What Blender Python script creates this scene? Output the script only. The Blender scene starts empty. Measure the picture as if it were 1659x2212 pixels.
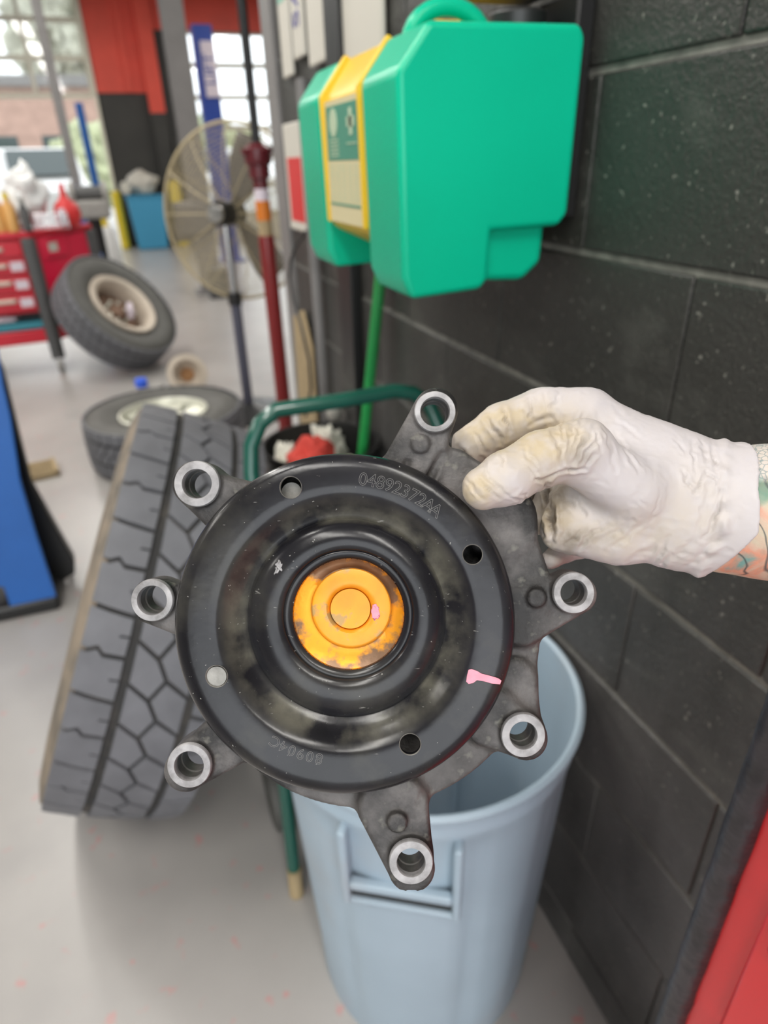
import bpy, bmesh, math, random
import numpy as np
from mathutils import Vector, Matrix, noise
random.seed(7)
rng = np.random.default_rng(7)
PI = math.pi
S = bpy.context.scene
COL = S.collection

# ------------------------------------------------------------------ camera, sky, light, exposure
F_PX = 1403.0
PCX, PCY = 829.5, 1106.0
CAM = Vector((0.0, 0.0, 1.434))
RM = Matrix(((0.93603132, 0.18945162, -0.29656947),
             (-0.35086601, 0.43732836, -0.82803197),
             (-0.02717375, 0.87912001, 0.47582518)))      # columns: camera axes (right, up, back) seen in the room
cam_d = bpy.data.cameras.new('camera')
cam = bpy.data.objects.new('camera', cam_d)
COL.objects.link(cam)
cam.matrix_world = Matrix.Translation(CAM) @ RM.to_4x4()
cam_d.sensor_fit = 'VERTICAL'
cam_d.sensor_height = 36.0
cam_d.lens = 36.0 * F_PX / 2212.0
cam_d.clip_start = 0.01
cam_d.clip_end = 300
cam_d.dof.use_dof = True
cam_d.dof.focus_distance = 0.295
cam_d.dof.aperture_fstop = 6.6
S.camera = cam

FWD = RM @ Vector((0, 0, -1))

def at(px, py, Y):                       # point seen at pixel (px, py) of the photo, at distance Y along the wall
    d = RM @ Vector(((px - PCX) / F_PX, -(py - PCY) / F_PX, -1))
    return CAM + d * (Y / d.y)

def at_x(px, py, X=0.57):                # the same on a plane parallel to the wall
    d = RM @ Vector(((px - PCX) / F_PX, -(py - PCY) / F_PX, -1))
    return CAM + d * (X / d.x)

world = bpy.data.worlds.new('world')
S.world = world
world.use_nodes = True
wn = world.node_tree.nodes
bg = wn['Background']
bg.inputs['Color'].default_value = (0.93, 0.97, 1.0, 1)
bg.inputs['Strength'].default_value = 2.6

S.view_settings.view_transform = 'Standard'
S.view_settings.look = 'None'
S.view_settings.gamma = 1.0
S.view_settings.use_curve_mapping = False
S.view_settings.exposure = 0.0

CEIL = 4.6
LIGHTS = []
def area_light(loc, sx, sy, watts, col=(1, 0.97, 0.92), rot=(0, 0, 0)):
    l = bpy.data.lights.new('light_panel', 'AREA')
    l.shape = 'RECTANGLE'; l.size = sx; l.size_y = sy; l.energy = watts; l.color = col
    o = bpy.data.objects.new('light_panel', l)
    o.location = loc; o.rotation_euler = rot
    COL.objects.link(o)
    return o
# unseen shop tubes, the first added for rim highlights on the pulley (their housings are built with the ceiling below)
TUBES = [(0.12, -2.3), (-1.2, -1.4), (-1.2, 1.9), (-1.2, 5.2), (-1.2, 8.5), (-1.2, 11.8), (-4.2, 1.9), (-4.2, 5.2), (-4.2, 8.5),
         (3.2, 5.2), (3.2, 8.5), (3.2, 11.8)]
for tx, ty in TUBES:
    area_light((tx, ty, CEIL - 0.36), 0.30, 2.4, 72)
# added daylight panel, as from a made-up bay opening behind the camera
area_light((-2.0, -3.85, 1.9), 4.4, 3.2, 70, (0.90, 0.95, 1.0), (math.radians(90), 0, 0))

# ------------------------------------------------------------------ materials
def mat(name, col, rough=0.5, metal=0.0, var=0.0, vscale=20.0, bump=0.0, bscale=80.0, col2=None, c2amt=0.5, c2scale=8.0,
        c2lo=0.5, c2hi=0.6, spec=0.5, emit=None, estr=0.0, trans=0.0, coat=0.0, bdist=0.002):
    m = bpy.data.materials.new(name)
    m.use_nodes = True
    nt = m.node_tree; N = nt.nodes; L = nt.links
    b = N['Principled BSDF']
    b.inputs['Roughness'].default_value = rough
    b.inputs['Metallic'].default_value = metal
    b.inputs['Specular IOR Level'].default_value = spec
    b.inputs['Coat Weight'].default_value = coat
    if trans:
        b.inputs['Transmission Weight'].default_value = trans
    c4 = tuple(col) + (1,)
    b.inputs['Base Color'].default_value = c4
    tc = N.new('ShaderNodeTexCoord')
    out = None
    if var > 0:
        n = N.new('ShaderNodeTexNoise'); n.inputs['Scale'].default_value = vscale; n.inputs['Detail'].default_value = 6
        L.new(tc.outputs['Object'], n.inputs['Vector'])
        r = N.new('ShaderNodeValToRGB')
        r.color_ramp.elements[0].position = 0.3; r.color_ramp.elements[1].position = 0.7
        r.color_ramp.elements[0].color = tuple(max(0, c * (1 - var)) for c in col) + (1,)
        r.color_ramp.elements[1].color = tuple(min(1, c * (1 + var)) for c in col) + (1,)
        L.new(n.outputs['Fac'], r.inputs['Fac'])
        out = r.outputs['Color']
    if col2 is not None:
        n2 = N.new('ShaderNodeTexNoise'); n2.inputs['Scale'].default_value = c2scale; n2.inputs['Detail'].default_value = 8
        n2.inputs['Roughness'].default_value = 0.6
        L.new(tc.outputs['Object'], n2.inputs['Vector'])
        r2 = N.new('ShaderNodeValToRGB')
        r2.color_ramp.elements[0].position = c2lo; r2.color_ramp.elements[1].position = c2hi
        r2.color_ramp.elements[0].color = (0, 0, 0, 1); r2.color_ramp.elements[1].color = (c2amt,) * 3 + (1,)
        L.new(n2.outputs['Fac'], r2.inputs['Fac'])
        mx = N.new('ShaderNodeMix'); mx.data_type = 'RGBA'
        L.new(r2.outputs['Color'], mx.inputs[0])
        if out is not None: L.new(out, mx.inputs[6])
        else: mx.inputs[6].default_value = c4
        mx.inputs[7].default_value = tuple(col2) + (1,)
        out = mx.outputs[2]
    if out is not None:
        L.new(out, b.inputs['Base Color'])
    if bump > 0:
        nb = N.new('ShaderNodeTexNoise'); nb.inputs['Scale'].default_value = bscale; nb.inputs['Detail'].default_value = 5
        L.new(tc.outputs['Object'], nb.inputs['Vector'])
        bp = N.new('ShaderNodeBump'); bp.inputs['Strength'].default_value = bump; bp.inputs['Distance'].default_value = bdist
        L.new(nb.outputs['Fac'], bp.inputs['Height'])
        L.new(bp.outputs['Normal'], b.inputs['Normal'])
    if emit is not None:
        b.inputs['Emission Color'].default_value = tuple(emit) + (1,)
        b.inputs['Emission Strength'].default_value = estr
    return m

def add_specks(m, col, scale=300.0, lo=0.70, hi=0.74, amt=0.7, stretch=None):
    """small scratches and specks of another colour over the finish"""
    nt = m.node_tree; N = nt.nodes; L = nt.links
    b = N['Principled BSDF']
    tc = N.new('ShaderNodeTexCoord')
    n = N.new('ShaderNodeTexNoise'); n.inputs['Scale'].default_value = scale; n.inputs['Detail'].default_value = 3
    if stretch:
        mp = N.new('ShaderNodeMapping'); mp.inputs['Scale'].default_value = stretch
        mp.inputs['Rotation'].default_value = (0, 0, 0.6)
        L.new(tc.outputs['Object'], mp.inputs['Vector']); L.new(mp.outputs['Vector'], n.inputs['Vector'])
    else:
        L.new(tc.outputs['Object'], n.inputs['Vector'])
    r = N.new('ShaderNodeValToRGB')
    r.color_ramp.elements[0].position = lo; r.color_ramp.elements[1].position = hi
    r.color_ramp.elements[0].color = (0, 0, 0, 1); r.color_ramp.elements[1].color = (amt,) * 3 + (1,)
    L.new(n.outputs['Fac'], r.inputs['Fac'])
    mx = N.new('ShaderNodeMix'); mx.data_type = 'RGBA'
    L.new(r.outputs['Color'], mx.inputs[0])
    lk = b.inputs['Base Color'].links
    if lk:
        L.new(lk[0].from_socket, mx.inputs[6])
    else:
        mx.inputs[6].default_value = b.inputs['Base Color'].default_value
    mx.inputs[7].default_value = tuple(col) + (1,)
    L.new(mx.outputs[2], b.inputs['Base Color'])
    return m

M = {}
def wall_mat():
    m = bpy.data.materials.new('black_block_paint'); m.use_nodes = True
    nt = m.node_tree; N = nt.nodes; L = nt.links; b = N['Principled BSDF']
    b.inputs['Roughness'].default_value = 0.43
    geo = N.new('ShaderNodeNewGeometry')
    def nz(sc, det, stretch=(1, 1, 1)):
        mp = N.new('ShaderNodeMapping'); mp.inputs['Scale'].default_value = stretch
        L.new(geo.outputs['Position'], mp.inputs['Vector'])
        n_ = N.new('ShaderNodeTexNoise'); n_.inputs['Scale'].default_value = sc; n_.inputs['Detail'].default_value = det
        L.new(mp.outputs['Vector'], n_.inputs['Vector']); return n_.outputs['Fac']
    def rng_(f, a, b2, c, d):
        r = N.new('ShaderNodeMapRange'); r.inputs[1].default_value = a; r.inputs[2].default_value = b2; r.inputs[3].default_value = c; r.inputs[4].default_value = d
        L.new(f, r.inputs[0]); return r.outputs[0]
    def mul(a, c):
        x = N.new('ShaderNodeMath'); x.operation = 'MULTIPLY'; L.new(a, x.inputs[0])
        if isinstance(c, float): x.inputs[1].default_value = c
        else: L.new(c, x.inputs[1])
        return x.outputs[0]
    def mix(f, a, c):
        x = N.new('ShaderNodeMix'); x.data_type = 'RGBA'; L.new(f, x.inputs[0])
        for s_, v in ((6, a), (7, c)):
            if isinstance(v, tuple): x.inputs[s_].default_value = v + (1,)
            else: L.new(v, x.inputs[s_])
        return x.outputs[2]
    c = mix(nz(5, 6), (0.020, 0.0205, 0.017), (0.045, 0.043, 0.039))
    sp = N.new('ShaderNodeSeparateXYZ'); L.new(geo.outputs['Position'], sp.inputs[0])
    low = rng_(sp.outputs['Z'], 1.15, 0.45, 0.0, 1.0)          # floor bounce and dust put into the colour of lower courses
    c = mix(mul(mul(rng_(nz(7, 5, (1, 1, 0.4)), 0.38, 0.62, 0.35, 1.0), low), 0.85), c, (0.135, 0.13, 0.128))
    c = mix(mul(rng_(nz(11, 4, (1, 0.5, 1)), 0.56, 0.70, 0.0, 1.0), 0.35), c, (0.13, 0.13, 0.115))
    c = mix(mul(rng_(nz(120, 2), 0.69, 0.73, 0.0, 1.0), 0.45), c, (0.36, 0.35, 0.31))
    c = mix(mul(rng_(nz(240, 2), 0.66, 0.72, 0.0, 1.0), 0.35), c, (0.22, 0.22, 0.18))
    L.new(c, b.inputs['Base Color'])
    bp = N.new('ShaderNodeBump'); bp.inputs['Strength'].default_value = 0.38; bp.inputs['Distance'].default_value = 0.004
    ad = N.new('ShaderNodeMath'); ad.operation = 'ADD'; L.new(nz(70, 6), ad.inputs[0]); L.new(nz(220, 3), ad.inputs[1])
    L.new(ad.outputs[0], bp.inputs['Height']); L.new(bp.outputs['Normal'], b.inputs['Normal'])
    return m
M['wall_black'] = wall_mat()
M['mortar'] = mat('painted_mortar', (0.17, 0.165, 0.145), 0.6, var=0.4, vscale=30, bump=0.4, bscale=90)  # pale: light caught by the joint ledges, and their dust, put into the colour
M['floor'] = mat('sealed_concrete', (0.355, 0.338, 0.322), 0.32, var=0.10, vscale=2.2, bump=0.05, bscale=40)
add_specks(M['floor'], (0.55, 0.20, 0.18), 22, 0.64, 0.72, 0.55)
add_specks(M['floor'], (0.25, 0.24, 0.24), 3.0, 0.55, 0.75, 0.35)
M['ceiling'] = mat('ceiling_grey', (0.20, 0.20, 0.19), 0.8)
M['white_wall'] = mat('pale_wall_paint', (0.55, 0.54, 0.50), 0.7)
M['red_wall'] = mat('red_wall_paint', (0.80, 0.085, 0.05), 0.5, var=0.1, vscale=2)
M['black_wall'] = mat('dark_wall_paint', (0.035, 0.033, 0.028), 0.55, var=0.2, vscale=2)
M['grey_steel'] = mat('grey_column_paint', (0.20, 0.19, 0.185), 0.5, var=0.08, vscale=5)
M['cast'] = mat('cast_aluminium_grimy', (0.105, 0.097, 0.094), 0.55, 0.25, var=0.5, vscale=45, bump=0.5, bscale=420, bdist=0.0008,
                col2=(0.018, 0.017, 0.017), c2amt=0.97, c2scale=20, c2lo=0.40, c2hi=0.54)
add_specks(M['cast'], (0.28, 0.27, 0.23), 160, 0.60, 0.72, 0.35)
M['machined'] = mat('machined_aluminium', (0.33, 0.32, 0.325), 0.55, 0.25, var=0.3, vscale=130, bump=0.5, bscale=330, bdist=0.0005,
                    col2=(0.12, 0.115, 0.11), c2amt=0.6, c2scale=90, c2lo=0.5, c2hi=0.68)
M['bore'] = mat('bore_surface', (0.12, 0.115, 0.11), 0.5, 0.3, var=0.4, vscale=150, bump=0.3, bscale=300, bdist=0.0005)
M['pulley'] = mat('black_pulley_enamel', (0.012, 0.0115, 0.014), 0.22, 0.0, spec=0.34, var=0.5, vscale=22, bump=0.14, bscale=160, bdist=0.0006,
                  col2=(0.060, 0.057, 0.045), c2amt=0.7, c2scale=16, c2lo=0.50, c2hi=0.74)
def groove_dirt(m, r0, r1, col, amt):
    nt = m.node_tree; N = nt.nodes; L = nt.links; b = N['Principled BSDF']
    tc = N.new('ShaderNodeTexCoord'); mp = N.new('ShaderNodeMapping'); mp.inputs['Scale'].default_value = (1, 1, 0)
    L.new(tc.outputs['Object'], mp.inputs['Vector'])
    ln = N.new('ShaderNodeVectorMath'); ln.operation = 'LENGTH'; L.new(mp.outputs['Vector'], ln.inputs[0])
    n = N.new('ShaderNodeTexNoise'); n.inputs['Scale'].default_value = 45; n.inputs['Detail'].default_value = 6; L.new(tc.outputs['Object'], n.inputs['Vector'])
    r = N.new('ShaderNodeValToRGB'); cr = r.color_ramp; cr.elements.new(0.5); cr.elements.new(0.5)
    sc = N.new('ShaderNodeMath'); sc.operation = 'MULTIPLY'; sc.inputs[1].default_value = 10.0; L.new(ln.outputs['Value'], sc.inputs[0])
    for e, (p_, v) in zip(cr.elements, ((r0 * 10, 0), (r0 * 10 + 0.02, 1), (r1 * 10 - 0.06, 0.7), (r1 * 10, 0))): e.position = p_; e.color = (v, v, v, 1)
    L.new(sc.outputs[0], r.inputs['Fac'])
    mr = N.new('ShaderNodeMapRange'); mr.inputs[1].default_value = 0.40; mr.inputs[2].default_value = 0.62; L.new(n.outputs['Fac'], mr.inputs[0])
    mu = N.new('ShaderNodeMath'); mu.operation = 'MULTIPLY'; L.new(r.outputs['Color'], mu.inputs[0]); L.new(mr.outputs[0], mu.inputs[1])
    m2 = N.new('ShaderNodeMath'); m2.operation = 'MULTIPLY'; m2.inputs[1].default_value = amt; L.new(mu.outputs[0], m2.inputs[0])
    x = N.new('ShaderNodeMix'); x.data_type = 'RGBA'; L.new(m2.outputs[0], x.inputs[0]); L.new(b.inputs['Base Color'].links[0].from_socket, x.inputs[6]); x.inputs[7].default_value = col + (1,)
    L.new(x.outputs[2], b.inputs['Base Color'])
groove_dirt(M['pulley'], 0.0445, 0.0580, (0.16, 0.15, 0.115), 0.75)
add_specks(M['pulley'], (0.40, 0.39, 0.36), 520, 0.72, 0.76, 0.7)
add_specks(M['pulley'], (0.30, 0.29, 0.27), 150, 0.72, 0.76, 0.55, (1, 4, 1))
M['orange'] = mat('orange_paint_marker', (0.80, 0.30, 0.012), 0.42, 0.1, var=0.18, vscale=60, bump=0.2, bscale=300, bdist=0.0005,
                  col2=(0.36, 0.25, 0.10), c2amt=0.85, c2scale=75, c2lo=0.56, c2hi=0.62)
M['orange_ring'] = mat('orange_stained_steel', (0.22, 0.125, 0.07), 0.38, 0.5, var=0.3, vscale=60, bump=0.3, bscale=250, bdist=0.0005,
                       col2=(0.74, 0.30, 0.012), c2amt=1.0, c2scale=36, c2lo=0.47, c2hi=0.53)
M['steel_dull'] = mat('dull_steel', (0.27, 0.26, 0.24), 0.5, 0.5, var=0.35, vscale=120, bump=0.4, bscale=300, bdist=0.0005)
M['stamp'] = mat('stamped_edges', (0.17, 0.165, 0.16), 0.4, 0.3)
M['pink'] = mat('pink_paint_mark', (0.80, 0.27, 0.35), 0.5, var=0.12, vscale=300)
M['tank_green'] = mat('green_polyethylene', (0.0, 0.47, 0.27), 0.33, var=0.05, vscale=4, spec=0.3)
M['tray_yellow'] = mat('yellow_plastic', (0.78, 0.50, 0.02), 0.4)
M['label_cream'] = mat('cream_label', (0.62, 0.55, 0.33), 0.5)
M['label_green'] = mat('label_green_print', (0.06, 0.25, 0.17), 0.5)
M['label_pale'] = mat('label_pale_print', (0.45, 0.55, 0.38), 0.5)
M['black_plastic'] = mat('black_plastic', (0.012, 0.012, 0.012), 0.4)
M['bumper'] = mat('grimy_bumper_rubber', (0.024, 0.020, 0.023), 0.38, var=0.5, vscale=30, bump=0.8, bscale=60, bdist=0.004)
M['black_metal'] = mat('black_metal', (0.02, 0.02, 0.02), 0.35, 0.3)
M['can_grey'] = mat('blue_grey_plastic', (0.335, 0.425, 0.50), 0.42, var=0.05, vscale=5, bump=0.05, bscale=60,
                    col2=(0.36, 0.34, 0.34), c2amt=0.35, c2scale=3.5, c2lo=0.55, c2hi=0.7)
M['dark_green'] = mat('dark_green_enamel', (0.008, 0.085, 0.060), 0.25, 0.0, coat=0.4)
M['green_handle'] = mat('green_handle_paint', (0.02, 0.30, 0.07), 0.35)
M['tan'] = mat('tan_cardboard', (0.36, 0.27, 0.15), 0.8, var=0.1)
M['rag_red'] = mat('red_shop_rag', (0.52, 0.05, 0.035), 0.85, bump=0.3, bscale=200)
M['rag_white'] = mat('white_rag', (0.62, 0.60, 0.52), 0.85, bump=0.3, bscale=200)
M['rubber'] = mat('worn_rubber', (0.135, 0.137, 0.150), 0.6, var=0.15, vscale=14, bump=0.2, bscale=120, bdist=0.001)
M['rubber_dusty'] = mat('dusty_rubber', (0.10, 0.088, 0.072), 0.8, var=0.2, vscale=20, col2=(0.24, 0.19, 0.14), c2amt=0.85, c2scale=12, c2lo=0.32, c2hi=0.6)
M['rubber_base'] = mat('groove_rubber', (0.030, 0.029, 0.028), 0.8, col2=(0.12, 0.10, 0.08), c2amt=0.6, c2scale=9, c2lo=0.5, c2hi=0.7)
M['rubber_side'] = mat('rubber_sidewall', (0.085, 0.083, 0.075), 0.62, var=0.15, vscale=10)
M['rim_tan'] = mat('rim_dusty_enamel', (0.50, 0.43, 0.35), 0.5, 0.2, var=0.1, vscale=5)
M['rim_rust'] = mat('rusty_wheel_centre', (0.20, 0.12, 0.08), 0.7, 0.2, var=0.4, vscale=14)
M['alloy'] = mat('pale_alloy', (0.66, 0.66, 0.56), 0.35, 0.3, var=0.1, vscale=8)
M['tool_red'] = mat('red_cabinet_enamel', (0.60, 0.015, 0.02), 0.3, coat=0.3)
M['cart_red'] = mat('cart_red_enamel', (0.55, 0.008, 0.025), 0.35)
M['cart_crimson'] = mat('crimson_side_panel', (0.70, 0.012, 0.055), 0.35)
M['handle_pale'] = mat('pale_handle', (0.60, 0.50, 0.42), 0.4, 0.3)
M['sticker'] = mat('pale_sticker', (0.66, 0.58, 0.64), 0.5)
M['yellow'] = mat('yellow_paint', (0.78, 0.58, 0.03), 0.45)
M['blue_lift'] = mat('blue_enamel', (0.02, 0.12, 0.42), 0.4, var=0.1, vscale=4)
M['blue_deep'] = mat('deep_blue_paint', (0.015, 0.05, 0.30), 0.4)
M['blue_box'] = mat('sky_blue_plastic', (0.05, 0.30, 0.50), 0.45)
M['teal'] = mat('teal_plastic', (0.03, 0.25, 0.32), 0.45)
M['dark_red'] = mat('dark_red_enamel', (0.20, 0.012, 0.012), 0.32, coat=0.3)
M['deep_red'] = mat('deep_red_casting', (0.10, 0.005, 0.010), 0.4, coat=0.2)
M['orange_band'] = mat('orange_band', (0.62, 0.17, 0.01), 0.5)
M['chrome'] = mat('bright_steel', (0.6, 0.6, 0.6), 0.25, 1.0)
M['pole_grey'] = mat('grey_pole', (0.11, 0.11, 0.15), 0.4, 0.4)
M['guard'] = mat('brassy_guard_wire', (0.48, 0.40, 0.25), 0.45, 0.3)
M['blade'] = mat('grey_fan_blade', (0.13, 0.12, 0.115), 0.5, 0.3)
M['white'] = mat('white_enamel', (0.75, 0.75, 0.74), 0.45)
M['off_white'] = mat('off_white_board', (0.60, 0.57, 0.50), 0.55)
M['sign_blue'] = mat('blue_lettering', (0.03, 0.03, 0.25), 0.5)
M['sign_green'] = mat('sea_green_print', (0.22, 0.50, 0.38), 0.5)
M['sign_red'] = mat('red_print', (0.62, 0.03, 0.03), 0.5)
M['glass'] = mat('window_glass', (0.95, 0.97, 0.97), 0.04, trans=1.0)
M['door_frame'] = mat('door_section_paint', (0.74, 0.70, 0.58), 0.5)
M['grey_plastic'] = mat('grey_plastic', (0.30, 0.29, 0.27), 0.5, var=0.1)
M['dark_grey'] = mat('dark_grey', (0.08, 0.08, 0.08), 0.5)
M['yellow_cap'] = mat('yellow_cap', (0.8, 0.6, 0.05), 0.45)
M['amber'] = mat('amber_liquid_bottle', (0.70, 0.38, 0.12), 0.4)
M['blue_cap'] = mat('bright_blue_plastic', (0.03, 0.12, 0.75), 0.4)
M['rust'] = mat('rusty_iron', (0.30, 0.15, 0.06), 0.75, var=0.3, vscale=20)
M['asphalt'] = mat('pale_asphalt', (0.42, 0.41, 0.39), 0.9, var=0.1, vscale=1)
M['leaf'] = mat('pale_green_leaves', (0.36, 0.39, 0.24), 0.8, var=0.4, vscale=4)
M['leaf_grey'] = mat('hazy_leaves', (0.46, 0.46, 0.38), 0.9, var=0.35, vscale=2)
M['car_glass'] = mat('car_window', (0.06, 0.08, 0.08), 0.1)
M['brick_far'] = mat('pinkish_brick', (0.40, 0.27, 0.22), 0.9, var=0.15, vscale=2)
M['tube_glow'] = mat('lit_tube', (1, 1, 1), 0.5, emit=(1, 0.97, 0.92), estr=6.0)

# ------------------------------------------------------------------ mesh helpers
class MB:
    def __init__(s): s.v = []; s.f = []
    def add(s, vs, fs):
        o = len(s.v); s.v += [tuple(v) for v in vs]; s.f += [tuple(i + o for i in f) for f in fs]; return s
    def box(s, x0, x1, y0, y1, z0, z1, mtx=None):
        vs = [Vector((x, y, z)) for x in (x0, x1) for y in (y0, y1) for z in (z0, z1)]
        if mtx is not None: vs = [mtx @ v for v in vs]
        return s.add(vs, [(0, 1, 3, 2), (4, 6, 7, 5), (0, 4, 5, 1), (2, 3, 7, 6), (0, 2, 6, 4), (1, 5, 7, 3)])
    def lathe(s, prof, n=32, mtx=None, close=False, caps=True):
        vs = []; fs = []
        for r, z in prof:
            for i in range(n):
                a = 2 * PI * i / n
                v = Vector((r * math.cos(a), r * math.sin(a), z))
                vs.append(mtx @ v if mtx is not None else v)
        k = len(prof)
        for j in range(k if close else k - 1):
            j2 = (j + 1) % k
            for i in range(n):
                i2 = (i + 1) % n
                fs.append((j * n + i, j * n + i2, j2 * n + i2, j2 * n + i))
        if not close and caps:
            if prof[0][0] > 1e-6: fs.append(tuple(reversed(range(n))))
            if prof[-1][0] > 1e-6: fs.append(tuple(range((k - 1) * n, k * n)))
        return s.add(vs, fs)
    def cyl(s, a, b, r, r2=None, n=16):
        a = Vector(a); b = Vector(b); r2 = r if r2 is None else r2
        d = (b - a); L_ = d.length
        q = d.to_track_quat('Z', 'Y').to_matrix().to_4x4(); q.translation = a
        return s.lathe([(r, 0), (r2, L_)], n, q)
    def tube(s, pts, r, n=10, closed=False):
        pts = [Vector(p) for p in pts]; k = len(pts)
        vs = []; fs = []; up = None
        for i, p in enumerate(pts):
            if closed: t = pts[(i + 1) % k] - pts[i - 1]
            else: t = pts[min(i + 1, k - 1)] - pts[max(i - 1, 0)]
            t.normalize()
            if up is None:
                up = Vector((0, 0, 1)) if abs(t.z) < 0.9 else Vector((1, 0, 0))
            x = up.cross(t); x.normalize(); y = t.cross(x); up = y
            rr = r[i] if isinstance(r, (list, tuple)) else r
            for j in range(n):
                a = 2 * PI * j / n
                vs.append(p + x * rr * math.cos(a) + y * rr * math.sin(a))
        for i in range(k if closed else k - 1):
            i2 = (i + 1) % k
            for j in range(n):
                j2 = (j + 1) % n
                fs.append((i * n + j, i * n + j2, i2 * n + j2, i2 * n + j))
        if not closed:
            fs.append(tuple(reversed(range(n)))); fs.append(tuple(range((k - 1) * n, k * n)))
        return s.add(vs, fs)
    def prism(s, poly, vec):                # poly: 3D points, extruded along vec
        poly = [Vector(p) for p in poly]; n = len(poly); vec = Vector(vec)
        vs = poly + [p + vec for p in poly]
        fs = [tuple(range(n)), tuple(reversed(range(n, 2 * n)))]
        fs += [(i, (i + 1) % n + 0, (i + 1) % n + n, i + n)[::-1] for i in range(n)]
        return s.add(vs, fs)
    def build(s, name, m, parent=None, bevel=0.0, seg=2, smooth=True, loc=None, sub=0, angle=40):
        me = bpy.data.meshes.new(name)
        me.from_pydata(s.v, [], s.f); me.validate()
        bm = bmesh.new(); bm.from_mesh(me)
        bmesh.ops.recalc_face_normals(bm, faces=bm.faces[:])
        bm.to_mesh(me); bm.free()
        o = bpy.data.objects.new(name, me)
        COL.objects.link(o)
        me.materials.append(m)
        if bevel > 0:
            md = o.modifiers.new('bevel', 'BEVEL'); md.width = bevel; md.segments = seg; md.limit_method = 'ANGLE'; md.angle_limit = math.radians(35)
            md.harden_normals = False
        if sub:
            md = o.modifiers.new('sub', 'SUBSURF'); md.levels = sub; md.render_levels = sub
        if smooth:
            for p in me.polygons: p.use_smooth = True
            try:
                me.set_sharp_from_angle(angle=math.radians(angle))
            except Exception: pass
        if parent is not None: o.parent = parent
        return o

def empty(name, loc, label, cat, group=None, rot=None, mtx=None):
    o = bpy.data.objects.new(name, None); COL.objects.link(o)
    o.empty_display_size = 0.05
    if mtx is not None: o.matrix_world = mtx
    else:
        o.location = loc
        if rot: o.rotation_euler = rot
    o['label'] = label; o['category'] = cat
    if group: o['group'] = group
    return o
def tag(o, label, cat, group=None):
    o['label'] = label; o['category'] = cat
    if group: o['group'] = group
    return o
def struct(o, label=None):
    o['kind'] = 'structure'
    if label: o['label'] = label
    return o
def copy_tree(o, parent=None):
    c = o.copy(); COL.objects.link(c)
    if parent is not None: c.parent = parent
    for ch in list(o.children): copy_tree(ch, c)
    return c

def rbox(x0, x1, y0, y1, z0, z1): return MB().box(x0, x1, y0, y1, z0, z1)

def text_mesh(txt, size, font_fill=True, bevel=0.0, extrude=0.0):
    cu = bpy.data.curves.new('txt', 'FONT'); cu.body = txt; cu.size = size; cu.align_x = 'CENTER'; cu.align_y = 'CENTER'
    cu.resolution_u = 3
    if not font_fill:
        cu.fill_mode = 'NONE'; cu.bevel_depth = bevel; cu.bevel_resolution = 1
    else:
        cu.extrude = extrude
    o = bpy.data.objects.new('txt', cu); COL.objects.link(o)
    bpy.context.view_layer.update()
    dg = bpy.context.evaluated_depsgraph_get()
    me = bpy.data.meshes.new_from_object(o.evaluated_get(dg))
    vs = [v.co.copy() for v in me.vertices]; fs = [tuple(p.vertices) for p in me.polygons]
    bpy.data.objects.remove(o); bpy.data.curves.remove(cu); bpy.data.meshes.remove(me)
    return vs, fs

def surface_nets(Fv, org, h):
    """vertices and quads of the zero surface of a sampled field (negative inside)"""
    nx, ny, nz = Fv.shape
    ins = Fv < 0
    acc = np.zeros((nx - 1, ny - 1, nz - 1, 3)); cnt = np.zeros((nx - 1, ny - 1, nz - 1))
    for ax in range(3):
        others = [a for a in range(3) if a != ax]
        for o1 in (0, 1):
            for o2 in (0, 1):
                st = [0, 0, 0]; st[others[0]] = o1; st[others[1]] = o2
                en = list(st); en[ax] = 1
                sl0 = tuple(slice(st[a], st[a] + Fv.shape[a] - 1) for a in range(3))
                sl1 = tuple(slice(en[a], en[a] + Fv.shape[a] - 1) for a in range(3))
                a_, b_ = Fv[sl0], Fv[sl1]
                cr = (a_ < 0) != (b_ < 0)
                t = np.where(cr, a_ / np.where(cr, a_ - b_, 1), 0)
                for a in range(3):
                    val = st[a] + (t if a == ax else 0)
                    acc[..., a] += np.where(cr, val, 0)
                cnt += cr
    m = cnt > 0
    idx = -np.ones(m.shape, int); idx[m] = np.arange(m.sum())
    ijk = np.argwhere(m)
    V = (ijk + acc[m] / cnt[m][:, None]) * h + np.array(org)
    quads = []
    for ax in range(3):
        o1, o2 = [(1, 2), (2, 0), (0, 1)][ax]
        sl0 = [slice(1, -1)] * 3; sl0[ax] = slice(0, -1)
        sl1 = list(sl0); sl1[ax] = slice(1, None)
        a_, b_ = ins[tuple(sl0)], ins[tuple(sl1)]
        for flip in (0, 1):
            c = (a_ & ~b_) if not flip else (~a_ & b_)
            e = np.argwhere(c)
            if not len(e): continue
            off = np.array([1, 1, 1]); off[ax] = 0
            e = e + off
            def cell(d1, d2):
                q = e.copy(); q[:, o1] -= d1; q[:, o2] -= d2
                return idx[q[:, 0], q[:, 1], q[:, 2]]
            qd = np.stack([cell(1, 1), cell(0, 1), cell(0, 0), cell(1, 0)], 1)
            if flip: qd = qd[:, ::-1]
            quads.append(qd)
    return V, np.concatenate(quads)

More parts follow.
